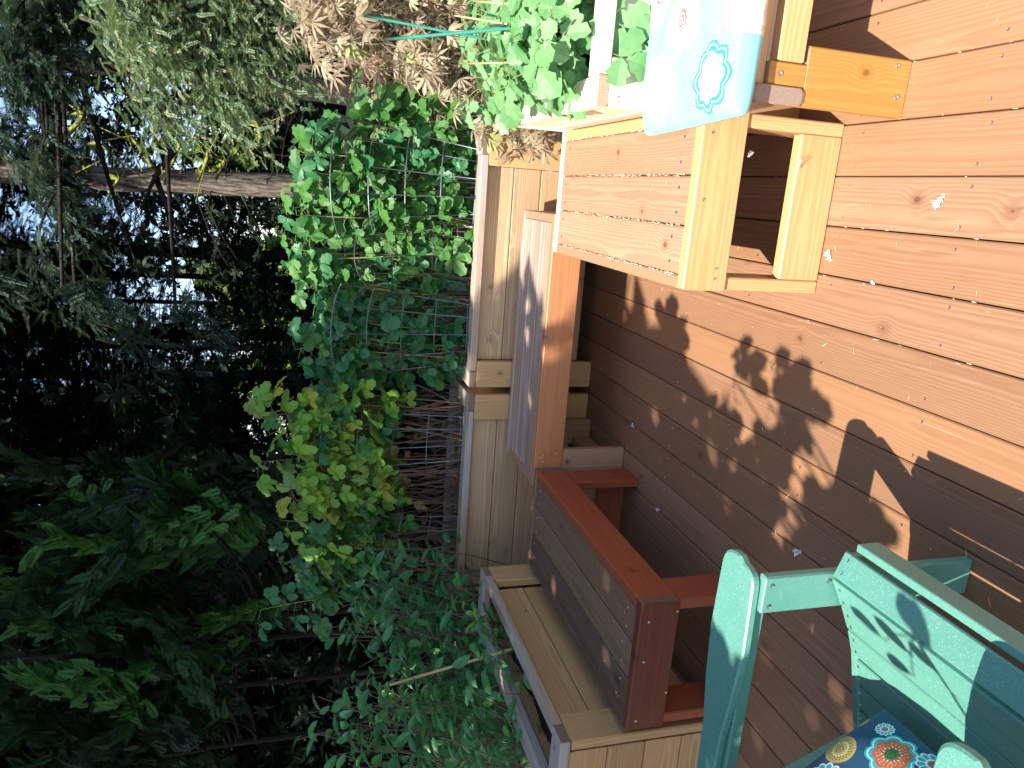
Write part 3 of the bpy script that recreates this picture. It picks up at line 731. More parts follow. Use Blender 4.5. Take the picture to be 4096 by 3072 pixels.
# ---- blueberry bushes
def shrub(label, x, y, z0, n_twig, region, yr, nper, mats_, light=0, group='blueberry bushes left of the deck'):
    p = thing('blueberry_bush', label, 'blueberry bush', (x, y, z0), group); m = MB(); o0 = Vector((x, y, z0)); nleaf = 0
    for i in range(n_twig):
        q = at(random.uniform(*region[:2]), random.uniform(*region[2:]), y=random.uniform(*yr))-o0
        s_ = Vector((random.gauss(0, .12), random.gauss(0, .12), 0))
        c = curve_pts(s_, q, (random.gauss(0, .08), random.gauss(0, .06), .05), 8); m.tube(c, [.005-.0005*k for k in range(8)], 4, False)
        lt = random.random() < light
        for k in range(nper):
            t_ = 4.2+2.8*(k+random.random())/nper; k0_ = min(int(t_), 6); b = c[k0_].lerp(c[k0_+1], t_-k0_)+Vector((random.gauss(0, .018), random.gauss(0, .018), random.gauss(0, .012)))
            ax = (c[k0_+1]-c[k0_]).normalized(); a = k*2.4+random.random()
            sd = Vector((math.cos(a), math.sin(a), .1)); d = (ax*.8+sd+Vector((0, 0, -.15))).normalized()
            o = link('leaf', random.choice(bluel_meshes if lt else mats_), p)
            o.matrix_local = leafmat_m(b, d, (random.gauss(0, .4), -.5+random.gauss(0, .4), 1), random.uniform(.65, 1.25)); nleaf += 1
    m.obj('stem', M['cane'], p, True); return p
shrub('blueberry bush nearest the shaded planter corner, behind its grey rim', -2.55, 3.35, -.3, 27, (1480, 2010, 2330, 2850), (2.75, 3.5), 11, blue_meshes, .06)
shrub('blueberry bush spreading in front of the yellowing raspberries', -2.5, 3.5, -.3, 28, (1380, 1800, 2200, 2750), (3.1, 3.55), 10, blue_meshes, .03)
shrub('tall blueberry bush with upright shoots at the picture-bottom edge', -2.95, 2.95, -.3, 28, (1180, 1650, 2700, 3120), (2.5, 3.1), 10, blue_meshes, .05)
shrub('sparse low blueberry branches with pale new leaves beneath the grey rim', -2.6, 2.7, -.3, 26, (1700, 2240, 2750, 3140), (2.2, 2.7), 9, blue_meshes, .22)
shrub('blueberry bush at the far side, dark leaves deep in shade', -3.4, 3.6, -.3, 28, (1450, 2000, 2500, 3100), (3.2, 3.9), 10, blue_meshes, 0)

shrub('blueberry bush overlapping the last yellow raspberry leaves', -2.45, 3.6, -.3, 25, (1250, 1650, 2150, 2600), (3.2, 3.7), 11, blue_meshes, .05)
shrub('blueberry bush whose leaves brush the outer corner of the shaded box', -2.35, 3.0, -.3, 25, (1750, 2080, 2420, 2860), (2.5, 3.0), 11, blue_meshes, .1)
shrub('blueberry bush behind the slanting bare cane', -2.9, 3.3, -.3, 26, (1450, 1950, 2450, 3000), (2.9, 3.4), 11, blue_meshes, .04)
# ================================================================== green chair
def plastic():
    t = NT('green_recycled_plastic'); tc = t.n('ShaderNodeTexCoord'); p = tc.outputs['Object']
    a = t.noise(p, 900, 2, .6); b = t.noise(p, 14, 3, .5)
    c = t.mix(t.smooth(a, .35, .7), (.075, .22, .17), (.12, .31, .245))
    c = t.mix(t.smooth(t.noise(p, 500, 1, .5), .66, .72, 0, .6), c, (.45, .75, .6))
    c = t.mix(t.smooth(b, .4, .8, 0, .25), c, (.05, .22, .17))
    t.l(c, t.b.inputs['Base Color']); t.b.inputs['Roughness'].default_value = .42
    t.b.inputs['Specular IOR Level'].default_value = .6
    t.bump(a, .35, .0006); return t.m
M['plastic'] = plastic()
ch = thing('garden_chair', 'green low-slung garden chair with slatted seat and broad flat arms', 'chair', (-1.05, .93, 0))
cl = ch.location
SL = [(-.698, .379, -.756, .400), (-.767, .399, -.831, .364), (-.834, .362, -.894, .332), (-.898, .330, -.960, .306), (-.968, .301, -1.037, .281), (-1.042, .279, -1.108, .262), (-1.114, .260, -1.18, .246)]
for i, (xa, za, xb, zb) in enumerate(SL):
    wd = math.hypot(xa-xb, za-zb); nrm = Vector((zb-za, 0, xa-xb)).normalized()
    c0 = Vector(((xa+xb)/2, .64, (za+zb)/2)) - nrm*.009; c1 = c0.copy(); c1.y = 1.182
    board_dir('seat_slat', ch, c0, c1, (xa-xb, 0, za-zb), wd, .018, M['plastic'], .003)
    for k in (.25, .75):
        q = Vector((xa+(xb-xa)*k, 1.163, za+(zb-za)*k)); screw(ch, q, nrm, .8)
board('front_board', ch, (-.690, .63, .316), (-.672, 1.162, .371), M['plastic'], 1, .002)
def arm(yc, sgn):
    # outline in XY : rounded nose at +X, waist towards the back
    P = []
    for a in np.linspace(-1.57, 1.57, 17): P.append((-.80+(.052 if a < 0 else .062)*abs(math.cos(a))**.55, yc+(.064 if a > 0 else .060)*math.copysign(abs(math.sin(a))**.8, a)))
    P += [(-.95, yc+.070), (-1.08, yc+.060), (-1.2, yc+.040), (-1.5, yc+.030)]
    P = P + [(-1.5, yc-.030), (-1.2, yc-.035), (-1.05, yc-.055), (-.95, yc-.066)]
    P = [(x-cl.x, y-cl.y) for x, y in P]; n = len(P)
    cx = sum(p[0] for p in P)/n; cy = sum(p[1] for p in P)/n
    m = MB(); r = .004
    ins = lambda q, k: (q[0]-(r*k)*(1 if q[0] > cx else -1), q[1]-(r*k)*(1 if q[1] > cy else -1))
    lv = [(.562, 1), (.566, 0), (.579, 0), (.583, 1)]
    V = [(*ins(q, k), z) for z, k in lv for q in P]
    Fs = [(j*n+i, j*n+(i+1) % n, (j+1)*n+(i+1) % n, (j+1)*n+i) for j in range(3) for i in range(n)]
    Fs += [tuple(range(n))[::-1], tuple(range(3*n, 4*n))]
    m.add(V, Fs); return m.obj('arm', M['plastic'], ch)
arm(1.262, 1); arm(.65, -1)
for ya in (1.19, .61):
    board('front_leg', ch, (-.842, ya, .001), (-.754, ya+.024, .561), M['plastic'], 2, .004)
    board('arm_support', ch, (-1.46, ya+.026 if ya > 1 else ya-.022, .53), (-.80, ya+.046 if ya > 1 else ya-.002, .5615), M['plastic'], 0, .003)
    board('rear_leg', ch, (-1.46, ya-.004, .001), (-1.36, ya+.02, .561), M['plastic'], 2, .004)
    board_dir('side_rail', ch, (-.70, ya-.013 if ya > 1 else ya+.037, .325), (-1.75, ya-.013 if ya > 1 else ya+.037, .06), (0, 0, 1), .085, .022, M['plastic'], .004)
    for z, x in ((.545, -.775), (.545, -.825), (.40, -.775)): screw(ch, (x, ya-.0006, z), (0, -1, 0), 1.2)
for i in range(5):
    y0 = .71+i*.106
    board_dir('back_slat', ch, (-1.19, y0, .27), (-1.52, y0+(i-2)*.015, .92+.05*(2-abs(i-2))), (0, 1, 0), .095, .018, M['plastic'], .004)
# ================================================================== printed fabric
def fabric(name, flowers, bg=((.006, .06, .12), (.012, .085, .16)), lift=0):
    t = NT(name); tc = t.n('ShaderNodeTexCoord'); p = tc.outputs['Object']
    s = t.n('ShaderNodeSeparateXYZ'); t.l(p, s.inputs[0]); X, Y = s.outputs[0], s.outputs[1]
    weave = t.noise(p, 700, 2, .6)
    col = t.mix(weave, *bg)
    for (cx, cy, r, kind) in flowers:
        dx = t.math('SUBTRACT', X, cx); dy = t.math('SUBTRACT', Y, cy)
        rr = t.math('SQRT', t.math('ADD', t.math('MULTIPLY', dx, dx), t.math('MULTIPLY', dy, dy)))
        rn = t.math('DIVIDE', rr, r); an = t.math('ARCTAN2', dy, dx)
        if kind == 'g':
            pal = dict(base=(.50, .38, .10), core=(.45, .36, .10), line=(.10, .09, .03), dots=(.10, .09, .04), d2=(.75, .70, .6)); pet = 0
        elif kind == 'c':
            pal = dict(base=(.55, .12, .05), core=(.06, .22, .06), line=(.02, .09, .03), dots=(.75, .35, .15), d2=(.8, .75, .7)); pet = 8
        else:
            pal = dict(base=(.75, .80, .82), core=(.02, .32, .34), line=(.02, .2, .22), dots=(.02, .40, .42), d2=(.02, .40, .42)); pet = 12
        if lift: pal = {k: tuple(c+(l-c)*lift for c, l in zip(v, (.75, .74, .74))) for k, v in pal.items()}
        if pet:
            w = t.math('MULTIPLY_ADD', t.math('ABSOLUTE', t.math('COSINE', t.math('MULTIPLY', an, pet/2))), .16, .84)
            rn = t.math('DIVIDE', rn, w)
            if kind == 'c':
                col = t.mix(t.math('LESS_THAN', rn, 1.38), col, (.02, .40, .42)); col = t.mix(t.math('LESS_THAN', t.math('ABSOLUTE', t.math('SUBTRACT', rn, 1.22)), .04), col, (.55, .8, .8))
        col = t.mix(t.math('LESS_THAN', rn, 1.), col, pal['base'])
        if kind == 't':
            pe = t.math('GREATER_THAN', t.math('ABSOLUTE', t.math('COSINE', t.math('MULTIPLY', an, pet/2))), .35)
            col = t.mix(t.math('MULTIPLY', pe, t.math('LESS_THAN', t.math('ABSOLUTE', t.math('SUBTRACT', rn, .68)), .2)), col, pal['dots'])
            col = t.mix(t.math('LESS_THAN', rn, .36), col, (.45, .12, .10))
        for ring, nd, key, th in ((.78, 22, 'dots', .25), (.64, 20, 'dots', .3), (.50, 16, 'd2', .5)):
            if kind == 't': continue
            m1 = t.math('LESS_THAN', t.math('ABSOLUTE', t.math('SUBTRACT', rn, ring)), .045)
            m2 = t.math('GREATER_THAN', t.math('COSINE', t.math('MULTIPLY', an, nd)), .1)
            col = t.mix(t.math('MULTIPLY', m1, m2), col, pal[key])
        if kind != 't': col = t.mix(t.math('LESS_THAN', rn, .40), col, pal['core'])
        spi = t.math('SINE', t.math('ADD', t.math('MULTIPLY', rn, 42), an))
        col = t.mix(t.math('MULTIPLY', t.math('GREATER_THAN', spi, .3), t.math('LESS_THAN', rn, .32)), col, pal['line'])
    t.l(col, t.b.inputs['Base Color']); t.b.inputs['Roughness'].default_value = .85
    t.b.inputs['Specular IOR Level'].default_value = .2
    t.b.inputs['Sheen Weight'].default_value = .15
    t.bump(weave, .4, .0008); return t.m
def cushion_mesh(name, L, Wd, Tk, mat, pinch=.5, n=28, wrinkle=.004, e=6):
    V = []; Fs = []
    for side in (1, -1):
        for j in range(n+1):
            for i in range(n+1):
                a = -1+2*i/n; b = -1+2*j/n
                a_ = math.sin(a*math.pi/2); b_ = math.sin(b*math.pi/2)
                h = max(0, (1-abs(a_)**e)*(1-abs(b_)**e))**pinch
                x = a_*L/2*(1-.035*(1-abs(b_))*abs(a_)*0); y = b_*Wd/2
                z = side*Tk/2*h + wrinkle*math.sin(9*a_+3*b_)*h + wrinkle*.6*math.sin(14*b_-5*a_)*h
                V.append((x, y, z))
    N = (n+1)**2
    for s_ in range(2):
        for j in range(n):
            for i in range(n):
                q = s_*N+j*(n+1)+i; f = (q, q+1, q+n+2, q+n+1); Fs.append(f if s_ == 0 else f[::-1])
    m = MB(); m.add(V, Fs); me = m.mesh(name, mat, True); return me
pil_f = [(.097, .190, .034, 'g'), (.160, .112, .036, 'c'), (.03, .158, .040, 't'), (.172, .226, .016, 'g'), (.19, .17, .018, 't'), (.205, .06, .03, 't'), (.215, .012, .03, 'g'), (.09, .06, .045, 'g'), (.0, .04, .05, 'c'), (-.06, .17, .045, 'g'), (.13, -.05, .05, 'c'), (-.1, -.05, .06, 't')]
M['pillowfab'] = fabric('flower_print', pil_f)
pil = props(link('pillow', cushion_mesh('pillow', .46, .46, .15, M['pillowfab'], .42, 30, .003, 3.2)), 'dark blue pillow with gold and coral spiral flowers, propped on the green chair', 'pillow')
# local X: down the back to the seat front ; local Y: towards +Y
ax = Vector((.62, 0, -.78)).normalized(); ay = Vector((0, 1, 0)); az = ax.cross(ay)
ctr = Vector((-1.0, 1.015, .355)) - ax*.21 - ay*.215 + az*.0
pil.matrix_world = Matrix(((ax.x, ay.x, az.x, ctr.x), (ax.y, ay.y, az.y, ctr.y), (ax.z, ay.z, az.z, ctr.z), (0, 0, 0, 1)))
cf = [(-.465, -.155, .062, 'c'), (-.45, .12, .09, 'g'), (-.30, .0, .085, 't'), (-.17, -.16, .075, 'c'), (-.20, .17, .085, 't'), (-.06, .02, .085, 'g'), (.10, -.13, .08, 't'), (.13, .13, .09, 'c'), (.31, 0, .085, 'g'), (-.33, -.235, .05, 'g'), (-.03, -.24, .05, 'c')]
M['cushfab'] = fabric('flower_print_glare', cf, ((.20, .47, .51), (.25, .53, .56)), .6)  # lit copy of the print: overexposed glare put into its pale colours
cu = props(link('seat_cushion', cushion_mesh('seat_cushion', 1.12, .50, .10, M['cushfab'], .3, 34, .006, 9)), 'pale turquoise seat cushion, glare painted into its flower print, lying on the golden bench', 'cushion')
cu.location = (.765, 1.90, .508); cu.rotation_euler = (0, 0, math.radians(2.5))
# ================================================================== small things on the boards
def feather(label, p, L, az, seed, cat='feather'):
    r_ = random.Random(seed); m = MB(); m.tube([(0, 0, .002), (L*.5, 0, L*.12), (L, 0, L*.1)], .0005, 3, False)
    for i in range(26):
        s_ = i/26; sd = 1 if i % 2 else -1; l = L*.45*math.sin(math.pi*(s_*.8+.15))*r_.uniform(.6, 1.2); a = r_.uniform(.6, 1.3)
        b = Vector((L*s_, 0, L*.12*math.sin(s_*3))); e = b+Vector((math.cos(a)*l, sd*math.sin(a)*l, r_.uniform(0, .45)*l))
        m.add([tuple(b), tuple(b.lerp(e, .5)+Vector((.0011, 0, .0015))), tuple(e), tuple(b.lerp(e, .5)-Vector((.0011, 0, 0)))], [(0, 1, 2, 3)])
    o = m.obj('feather', M['feather']); o.location = p; o.rotation_euler = (0, 0, az); return props(o, label, cat)
feather('biggest white feather lying alone on the sunlit deck boards', (.073, 1.493, .002), .042, 2.6, 1)
feather('white feather tuft beside the foot of the sunny bench leg', (-.129, 1.856, .002), .036, .5, 2)
feather('bluish downy feather in a deck gap near the green chair arm', (-1.024, 1.749, .004), .036, 2.2, 3)
feather('white feather tuft caught on the golden end board edge of the sunny bench', (.145, 1.886, .312), .028, -1.2, 4)
feather('right-hand one of two white tufts on the bottom rail of the sunny bench', (.152, 1.895, .141), .026, -1.9, 5)
feather('left-hand one of two white tufts on the bottom rail of the sunny bench', (.124, 1.893, .141), .022, -.6, 6)
feather('small white fluff in the deck gap below the bench foot', (-.172, 1.665, .002), .014, 1, 7)
feather('pale shrivelled fluff on the shaded deck near the dark bench leg', (-1.036, 3.0, .002), .03, 1, 8)
feather('pale fluff on the shaded deck under the worn bench', (-1.30, 2.66, .002), .03, 2, 9)
def litter():
    n = 900; P = np.zeros((n, 3)); P[:, 0] = rng.uniform(-1.7, .75, n); P[:, 1] = 1.1+rng.random(n)**1.2*2.4; P[:, 2] = .0012
    keep = rng.random(n) < np.where((P[:, 0] < -.25) & (P[:, 1] > 1.6), 1, .33); P = P[keep]; n = len(P)
    a = rng.uniform(0, 6.28, n); A = rand_frames(P, np.stack([np.cos(a), np.sin(a), rng.normal(0, .02, n)], 1), np.tile([0, 0, 1.], (n, 1)), rng.uniform(.5, 1.3, n)**1.5)
    V0 = np.array([(0, 0, 0), (.008, .0007, .0008), (.016, .0012, .0004), (.016, .0002, .0004), (.008, -.0006, .0008)]); F0 = np.array([(0, 4, 1, 1), (4, 3, 2, 1)])
    V, Fq = scatter((V0, np.array([(0, 4, 3, 2)])), A)
    props(link('needle_litter', fastmesh('needle_litter', V, Fq, M['needle'])), 'dry pale needles and chaff scattered over the deck boards', 'litter', kind='stuff')
    n = 260; P = np.zeros((n, 3)); P[:, 0] = rng.uniform(-.2, .23, n); P[:, 1] = rng.uniform(1.95, 3.0, n); P[:, 2] = SEAT+.0005
    P2 = np.zeros((200, 3)); P2[:, 0] = rng.uniform(-1.68, -1.28, 200); P2[:, 1] = rng.uniform(1.95, 3.0, 200); P2[:, 2] = SEAT+.0005; P = np.concatenate([P, P2]); n = len(P)
    a = rng.uniform(0, 6.28, n); A = rand_frames(P, np.stack([np.cos(a), np.sin(a), 0*a], 1), np.tile([0, 0, 1.], (n, 1)), rng.uniform(.4, 1.1, n))
    V, Fq = scatter((V0, np.array([(0, 4, 3, 2)])), A)
    props(link('bench_litter', fastmesh('bench_litter', V, Fq, M['needle'])), 'dry chaff and tiny needles on the seats of the benches', 'litter', kind='stuff')
litter()
# ================================================================== forest
def barkmat(name, a, b, moss=0):
    t = NT(name); tc = t.n('ShaderNodeTexCoord'); p = tc.outputs['Object']
    mp = t.n('ShaderNodeMapping'); mp.inputs['Scale'].default_value = (1, 1, .16); t.l(p, mp.inputs[0])
    n1 = t.noise(mp.outputs[0], 26, 5, .65); c = t.mix(t.smooth(n1, .35, .68), a, b)
    if moss: c = t.mix(t.smooth(t.noise(p, 16, 4, .6), .52-moss*.3, .60-moss*.2), c, (.27, .30, .05))
    t.l(c, t.b.inputs['Base Color']); t.b.inputs['Roughness'].default_value = .95; t.b.inputs['Specular IOR Level'].default_value = .15
    t.bump(n1, 1, .03); return t.m
M['bark'] = barkmat('bark', (.014, .011, .009), (.045, .035, .03))
M['bark_l'] = barkmat('light_bark', (.045, .035, .03), (.24, .20, .165))
M['moss'] = barkmat('mossy_branch', (.03, .03, .015), (.10, .09, .04), .35)
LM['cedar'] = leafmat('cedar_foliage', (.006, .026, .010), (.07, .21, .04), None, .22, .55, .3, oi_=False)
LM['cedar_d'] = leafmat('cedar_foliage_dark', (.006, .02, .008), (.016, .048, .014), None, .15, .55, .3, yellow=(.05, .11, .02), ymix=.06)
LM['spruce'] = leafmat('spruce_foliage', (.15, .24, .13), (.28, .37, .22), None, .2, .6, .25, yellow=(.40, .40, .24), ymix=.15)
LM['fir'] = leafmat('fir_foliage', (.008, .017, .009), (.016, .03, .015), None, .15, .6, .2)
LM['fir2'] = leafmat('hemlock_foliage', (.045, .085, .07), (.08, .13, .10), None, .2, .6, .25, yellow=(.14, .18, .10), ymix=.1)
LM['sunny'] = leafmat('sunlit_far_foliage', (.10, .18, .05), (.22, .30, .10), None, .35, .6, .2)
def cedar_spray():
    V = []; Fq = []; n = 0
    for i in range(8):
        s_ = i/7
        for sd in (1, -1):
            L = .13*(1-s_*.6)*(.6+.4*min(1, s_*4+.3)); a = sd*(.62-.2*s_)
            v, f = kite(L, .024); V.append(rot(v, a, -.2*sd*s_, (s_*.22, 0, -.05*s_*s_))); Fq.append(f[0]+n); n += 4
            if i % 2 == 0:
                v, f = kite(L*.5, .018); V.append(rot(v, a+.6*sd, .1, (s_*.22+math.cos(a)*L*.4, math.sin(a)*L*.4, -.05*s_*s_))); Fq.append(f[0]+n); n += 4
    v, f = kite(.09, .024); V.append(rot(v, 0, -.2, (.21, 0, -.05))); Fq.append(f[0]+n)
    return np.concatenate(V), np.array(Fq)
def fir_spray(k=22, L=.3, nl=.05, w=.014):
    V = []; Fq = []; n = 0
    for i in range(k):
        s_ = i/k
        for sd in (1, -1, 2):
            v, f = kite(nl*(1.2-s_*.6), w)
            if sd == 2: v = rot(v, random.uniform(-.3, .3), .8, (s_*L, 0, 0))
            else: v = rot(v, sd*.9, random.uniform(-.3, .4), (s_*L, 0, 0))
            V.append(v); Fq.append(f[0]+n); n += 4
    return np.concatenate(V), np.array(Fq)
def tri_clump(k=12, r=.16, w=.05):
    V = []; Fq = []
    for i in range(k):
        v, f = kite(r*random.uniform(.6, 1.1), w); V.append(rot(v, random.uniform(0, 6.28), random.uniform(-.6, .6))); Fq.append(f[0]+4*i)
    return np.concatenate(V), np.array(Fq)
CS, FS, TC = cedar_spray(), fir_spray(), tri_clump()
def boughs(nb, h0, h1, rad, droop, up=.1, spread=1., taper=True, nsub=8, jit=.12):
    """branch lines of a conifer -> (bases of sprays P, dirs D) and branch polylines"""
    P = []; Dv = []; lines = []
    for i in range(nb):
        z = h0+(h1-h0)*random.random(); rr = rad*((1-(z-h0)/(h1-h0)*.85) if taper else 1)*random.uniform(.75, 1.1)
        a = random.uniform(0, 6.28); ln = []
        for k in range(7):
            s_ = k/6; ln.append(Vector((math.cos(a)*rr*s_, math.sin(a)*rr*s_, z+up*rr*s_-droop*rr*s_*s_)))
        lines.append(ln)
        for k in range(nsub):
            s_ = .25+.75*random.random()**.7; kk = s_*6; k0_ = min(int(kk), 5); b = ln[k0_].lerp(ln[k0_+1], kk-k0_)
            sd = random.uniform(-1, 1)*(1.05-s_*.5); d = Vector((math.cos(a+sd*1.2), math.sin(a+sd*1.2), -droop*s_*.8+random.gauss(0, .15)))
            P.append(b+Vector((random.gauss(0, jit), random.gauss(0, jit), random.gauss(0, jit*.6)))); Dv.append(d)
    return np.array(P), np.array(Dv), lines
def crown_mesh(name, tmpl, P, Dv, scale, mat, nz=1.0):
    n = len(P); A = rand_frames(P, Dv, np.stack([rng.normal(0, .3, n), rng.normal(0, .3, n), np.full(n, nz)], 1), rng.uniform(.75, 1.25, n)*scale)
    V, Fq = scatter(tmpl, A)
    return fastmesh(name, V, Fq, mat, col=np.repeat(rng.random(n), len(tmpl[1])))
def trunk_mesh(h, r0, r1, mat, branches=(), lean=0, n=10):
    m = MB(); k = 9
    m.tube([(lean*(i/k)**2+.03*math.sin(i*1.7), .03*math.cos(i*2.1), h*i/k-.5*(i == 0)) for i in range(k+1)], [r0*(1.25 if i == 0 else 1)+(r1-r0)*i/k for i in range(k+1)], n)
    return m.mesh('trunk', mat, True)
def dead_branches(h0, h1, nb, L, r=.012):
    m = MB()
    for i in range(nb):
        z = random.uniform(h0, h1); a = random.uniform(0, 6.28); l = L*random.uniform(.5, 1.2)
        e = Vector((math.cos(a)*l, math.sin(a)*l, z-random.uniform(0, .5)*l)); c = curve_pts((0, 0, z), e, (0, 0, .08), 6); m.tube(c, [r*(1.1-.17*k) for k in range(6)], 4, False)
        for q in range(4):
            b = c[random.randint(2, 5)]; m.tube([b, b+Vector((random.gauss(0, .2), random.gauss(0, .2), -random.uniform(0, .3)))], r*.3, 3, False)
    return m
far_crowns = []
for q in range(3):
    P, Dv, ln = boughs(150, 0, 9, 2.3, .35, .1, nsub=16, jit=.2)
    far_crowns.append(crown_mesh('crown', FS, P, Dv, 1.6, LM['fir']))
dbm = [dead_branches(1.5, 7.5, 40, 1.5).mesh('dead_branches', M['bark'], False) for _ in range(2)]
tkm = [trunk_mesh(14, 1, .45, M['bark'], lean=.0) for _ in range(2)]
tkl = trunk_mesh(14, 1, .45, M['bark_l'])
def forest_tree(label, x, y, dia, crown_z, cs=1., light=False, name='conifer', group='conifers behind the garden', dead=True, cr=None):
    t_ = thing(name, label, 'tree', (x, y, -.5), group)
    o = link('trunk', tkl if light else random.choice(tkm), t_); o.scale = (dia/2, dia/2, 1); o.rotation_euler.z = random.uniform(0, 6)
    if crown_z is not None:
        c = link('crown', random.choice(far_crowns) if cr is None else cr, t_); c.location = (0, 0, crown_z); c.rotation_euler.z = random.uniform(0, 6.28); c.scale = (cs, cs, cs*random.uniform(.9, 1.1))
    if dead:
        d = link('dead_branches', random.choice(dbm), t_); d.rotation_euler.z = random.uniform(0, 6.28)
    return t_
def colx(py, dist):
    """world x of a plumb line seen at photo row py (at horizon column)"""
    return at(1190, py, y=dist).x
# distinct trunks, from the picture top downwards
TR = [(105, 17, .28, 6.5, True, 'pale brown trunk seen high up beside the spruce boughs'),
      (1030, 19, .32, 7, False, 'black straight trunk left of the mossy one'),
      (1120, 26, .25, 7.5, False, 'thin dark trunk, second behind the mossy trunk'),
      (1222, 30, .22, 9, False, 'thinnest dark trunk against the bright sky gap'),
      (1345, 21, .34, 6, False, 'dark trunk where the sky gap ends'),
      (1500, 19, .30, 5, False, 'dark trunk deep in shade above the scrolled trellis'),
      (1640, 23, .36, 4.5, False, 'shaded trunk above the gap between the planter boxes'),
      (1790, 24, .30, 4, False, 'shaded trunk above the yellow raspberries'),
      (1960, 22, .36, 4, False, 'shaded trunk half hidden by cedar sprays'),
      (2200, 23, .34, 3.5, False, 'black trunk behind the cedar, above the blueberry tops'),
      (2520, 22, .40, 3, False, 'black trunk far left behind the cedar'),
      (2850, 21, .32, 3, False, 'black trunk at the picture-bottom edge of the forest')]
for py, dist, dia, cz, lt, lab in TR:
    forest_tree(lab, colx(py, dist), dist, dia, cz, 1. if dist < 24 else 1.2, lt)
# main mossy tree
mx = colx(745, 12.5)
mtree = thing('mossy_tree', 'tall conifer with sun-flecked trunk and bright yellow-green mossy branches', 'tree', (mx, 12.5, -.5))
o = link('trunk', trunk_mesh(14, .21, .11, M['bark_l'], lean=-.5, n=14), mtree)
brs = [((560, 620), (700, 505)), ((500, 520), (620, 690)), ((720, 570), (640, 700)), ((830, 600), (790, 690)), ((900, 640), (840, 680)), ((950, 560), (930, 610)), ((340, 430), (240, 560)), ((300, 400), (330, 520)), ((90, 660), (330, 790)), ((290, 620), (350, 690)), ((480, 720), (420, 700)), ((150, 700), (230, 750)), ((1010, 460), (1040, 590)), ((380, 560), (370, 590))]
for (a, b) in brs:
    dq = random.uniform(11.6, 12.3); A_ = at(*a, y=dq)-mtree.location; B_ = at(*b, y=12.45)-mtree.location; mm = MB()
    c = curve_pts(B_, A_, (0, 0, -.05), 7); mm.tube(c, [.048-.0045*k+random.uniform(-.006, .006) for k in range(7)], 6)
    for _q in range(3):
        b3 = c[random.randint(3, 6)]; mm.tube([b3, b3+Vector((random.gauss(0, .35), random.gauss(0, .2), random.gauss(0, .3)))], .008, 4, False)
    b2 = c[4]; mm.tube([b2, b2+Vector((random.gauss(0, .2), 0, random.uniform(-.1, .3)))], .02, 5)
    mm.obj('mossy_branch', M['moss'], mtree, True)
o = link('dead_branches', dbm[0], mtree); o.rotation_euler.z = 1
c = link('crown', far_crowns[1], mtree); c.location = (0, 0, 7.2)
# dark diagonal limbs crossing the sky gap
dl = thing('leaning_tree', 'dark leaning tree with long diagonal limbs across the sky gap', 'tree', (colx(560, 10.5)+.6, 10.5, -.5))
for a, b in (((0, 20), (300, 580)), ((130, 0), (170, 200)), ((300, 0), (340, 330)), ((330, 330), (560, 1100)), ((390, 330), (440, 420)), ((200, 480), (330, 660)), ((620, 700), (760, 1000)), ((700, 600), (560, 860))):
    mm = MB(); mm.tube(curve_pts(at(*a, y=10.5)-dl.location, at(*b, y=10.2)-dl.location, (.03, 0, .04), 7), [.045-.006*k for k in range(7)], 6); mm.obj('limb', M['bark'], dl, True)
mm = MB(); mm.tube([(0, 0, 0), (.1, 0, 4), (-.2, 0, 9)], [.16, .13, .09], 8)
mm.obj('trunk', M['bark'], dl, True)
# random depth of the wood
i = 0
while i < 44:
    y = random.uniform(15, 42); x = random.uniform(-1.05*y-2, .32*y+2); ang = math.atan2(x, y)
    w_ = -ang                      # 0 straight ahead, .75 far left
    py = 1536 - 2916*math.tan(-(ang)-YAW+2*YAW)*0
    gap = -.36 < ang < .13
    if gap and (y < 26 or random.random() < .55): continue
    i += 1
    forest_tree('conifer of the dark wood beyond the garden, one of many look-alikes', x, y, random.uniform(.22, .42), random.uniform(2.2, 4.5) if not gap else random.uniform(6, 9), random.uniform(.9, 1.35), group='look-alike conifers in the dark wood')
# understorey shadow mass at the back of the wood, left part
def mass(name, label, n, xr, yr, zr, tmpl, sc_, mat, cat='undergrowth', cond=None):
    P = np.stack([rng.uniform(*xr, n), rng.uniform(*yr, n), rng.uniform(*zr, n)], 1)
    if cond is not None: P = P[cond(P)]; n = len(P)
    n = len(P); A = rand_frames(P, rng.normal(size=(n, 3)), np.tile([0, -.2, 1.], (n, 1))+rng.normal(size=(n, 3))*.4, rng.uniform(.7, 1.4, n)*sc_)
    V, Fq = scatter(tmpl, A); return props(link(name, fastmesh(name, V, Fq, mat, col=np.repeat(rng.random(n), len(tmpl[1])))), label, cat, kind='stuff')
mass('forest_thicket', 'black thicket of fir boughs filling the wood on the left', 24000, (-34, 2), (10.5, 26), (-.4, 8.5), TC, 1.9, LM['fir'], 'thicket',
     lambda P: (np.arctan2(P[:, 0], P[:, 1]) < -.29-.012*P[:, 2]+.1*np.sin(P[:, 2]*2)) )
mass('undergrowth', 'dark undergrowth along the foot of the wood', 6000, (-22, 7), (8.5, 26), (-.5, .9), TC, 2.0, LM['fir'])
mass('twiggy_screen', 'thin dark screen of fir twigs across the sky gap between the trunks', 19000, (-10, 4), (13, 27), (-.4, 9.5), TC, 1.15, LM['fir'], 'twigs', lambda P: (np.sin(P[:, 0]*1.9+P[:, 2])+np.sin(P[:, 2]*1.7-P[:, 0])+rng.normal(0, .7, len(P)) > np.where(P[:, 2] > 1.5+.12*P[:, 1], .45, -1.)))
mass('sunny_clearing', 'sunlit pale green foliage of the clearing beyond the trunks', 5200, (-16, 14), (48, 62), (0, 9), TC, 5.5, LM['sunny'], 'far foliage', lambda P: P[:, 2] < 5+3*np.sin(P[:, 0]*.7)+2*np.sin(P[:, 0]*1.9))
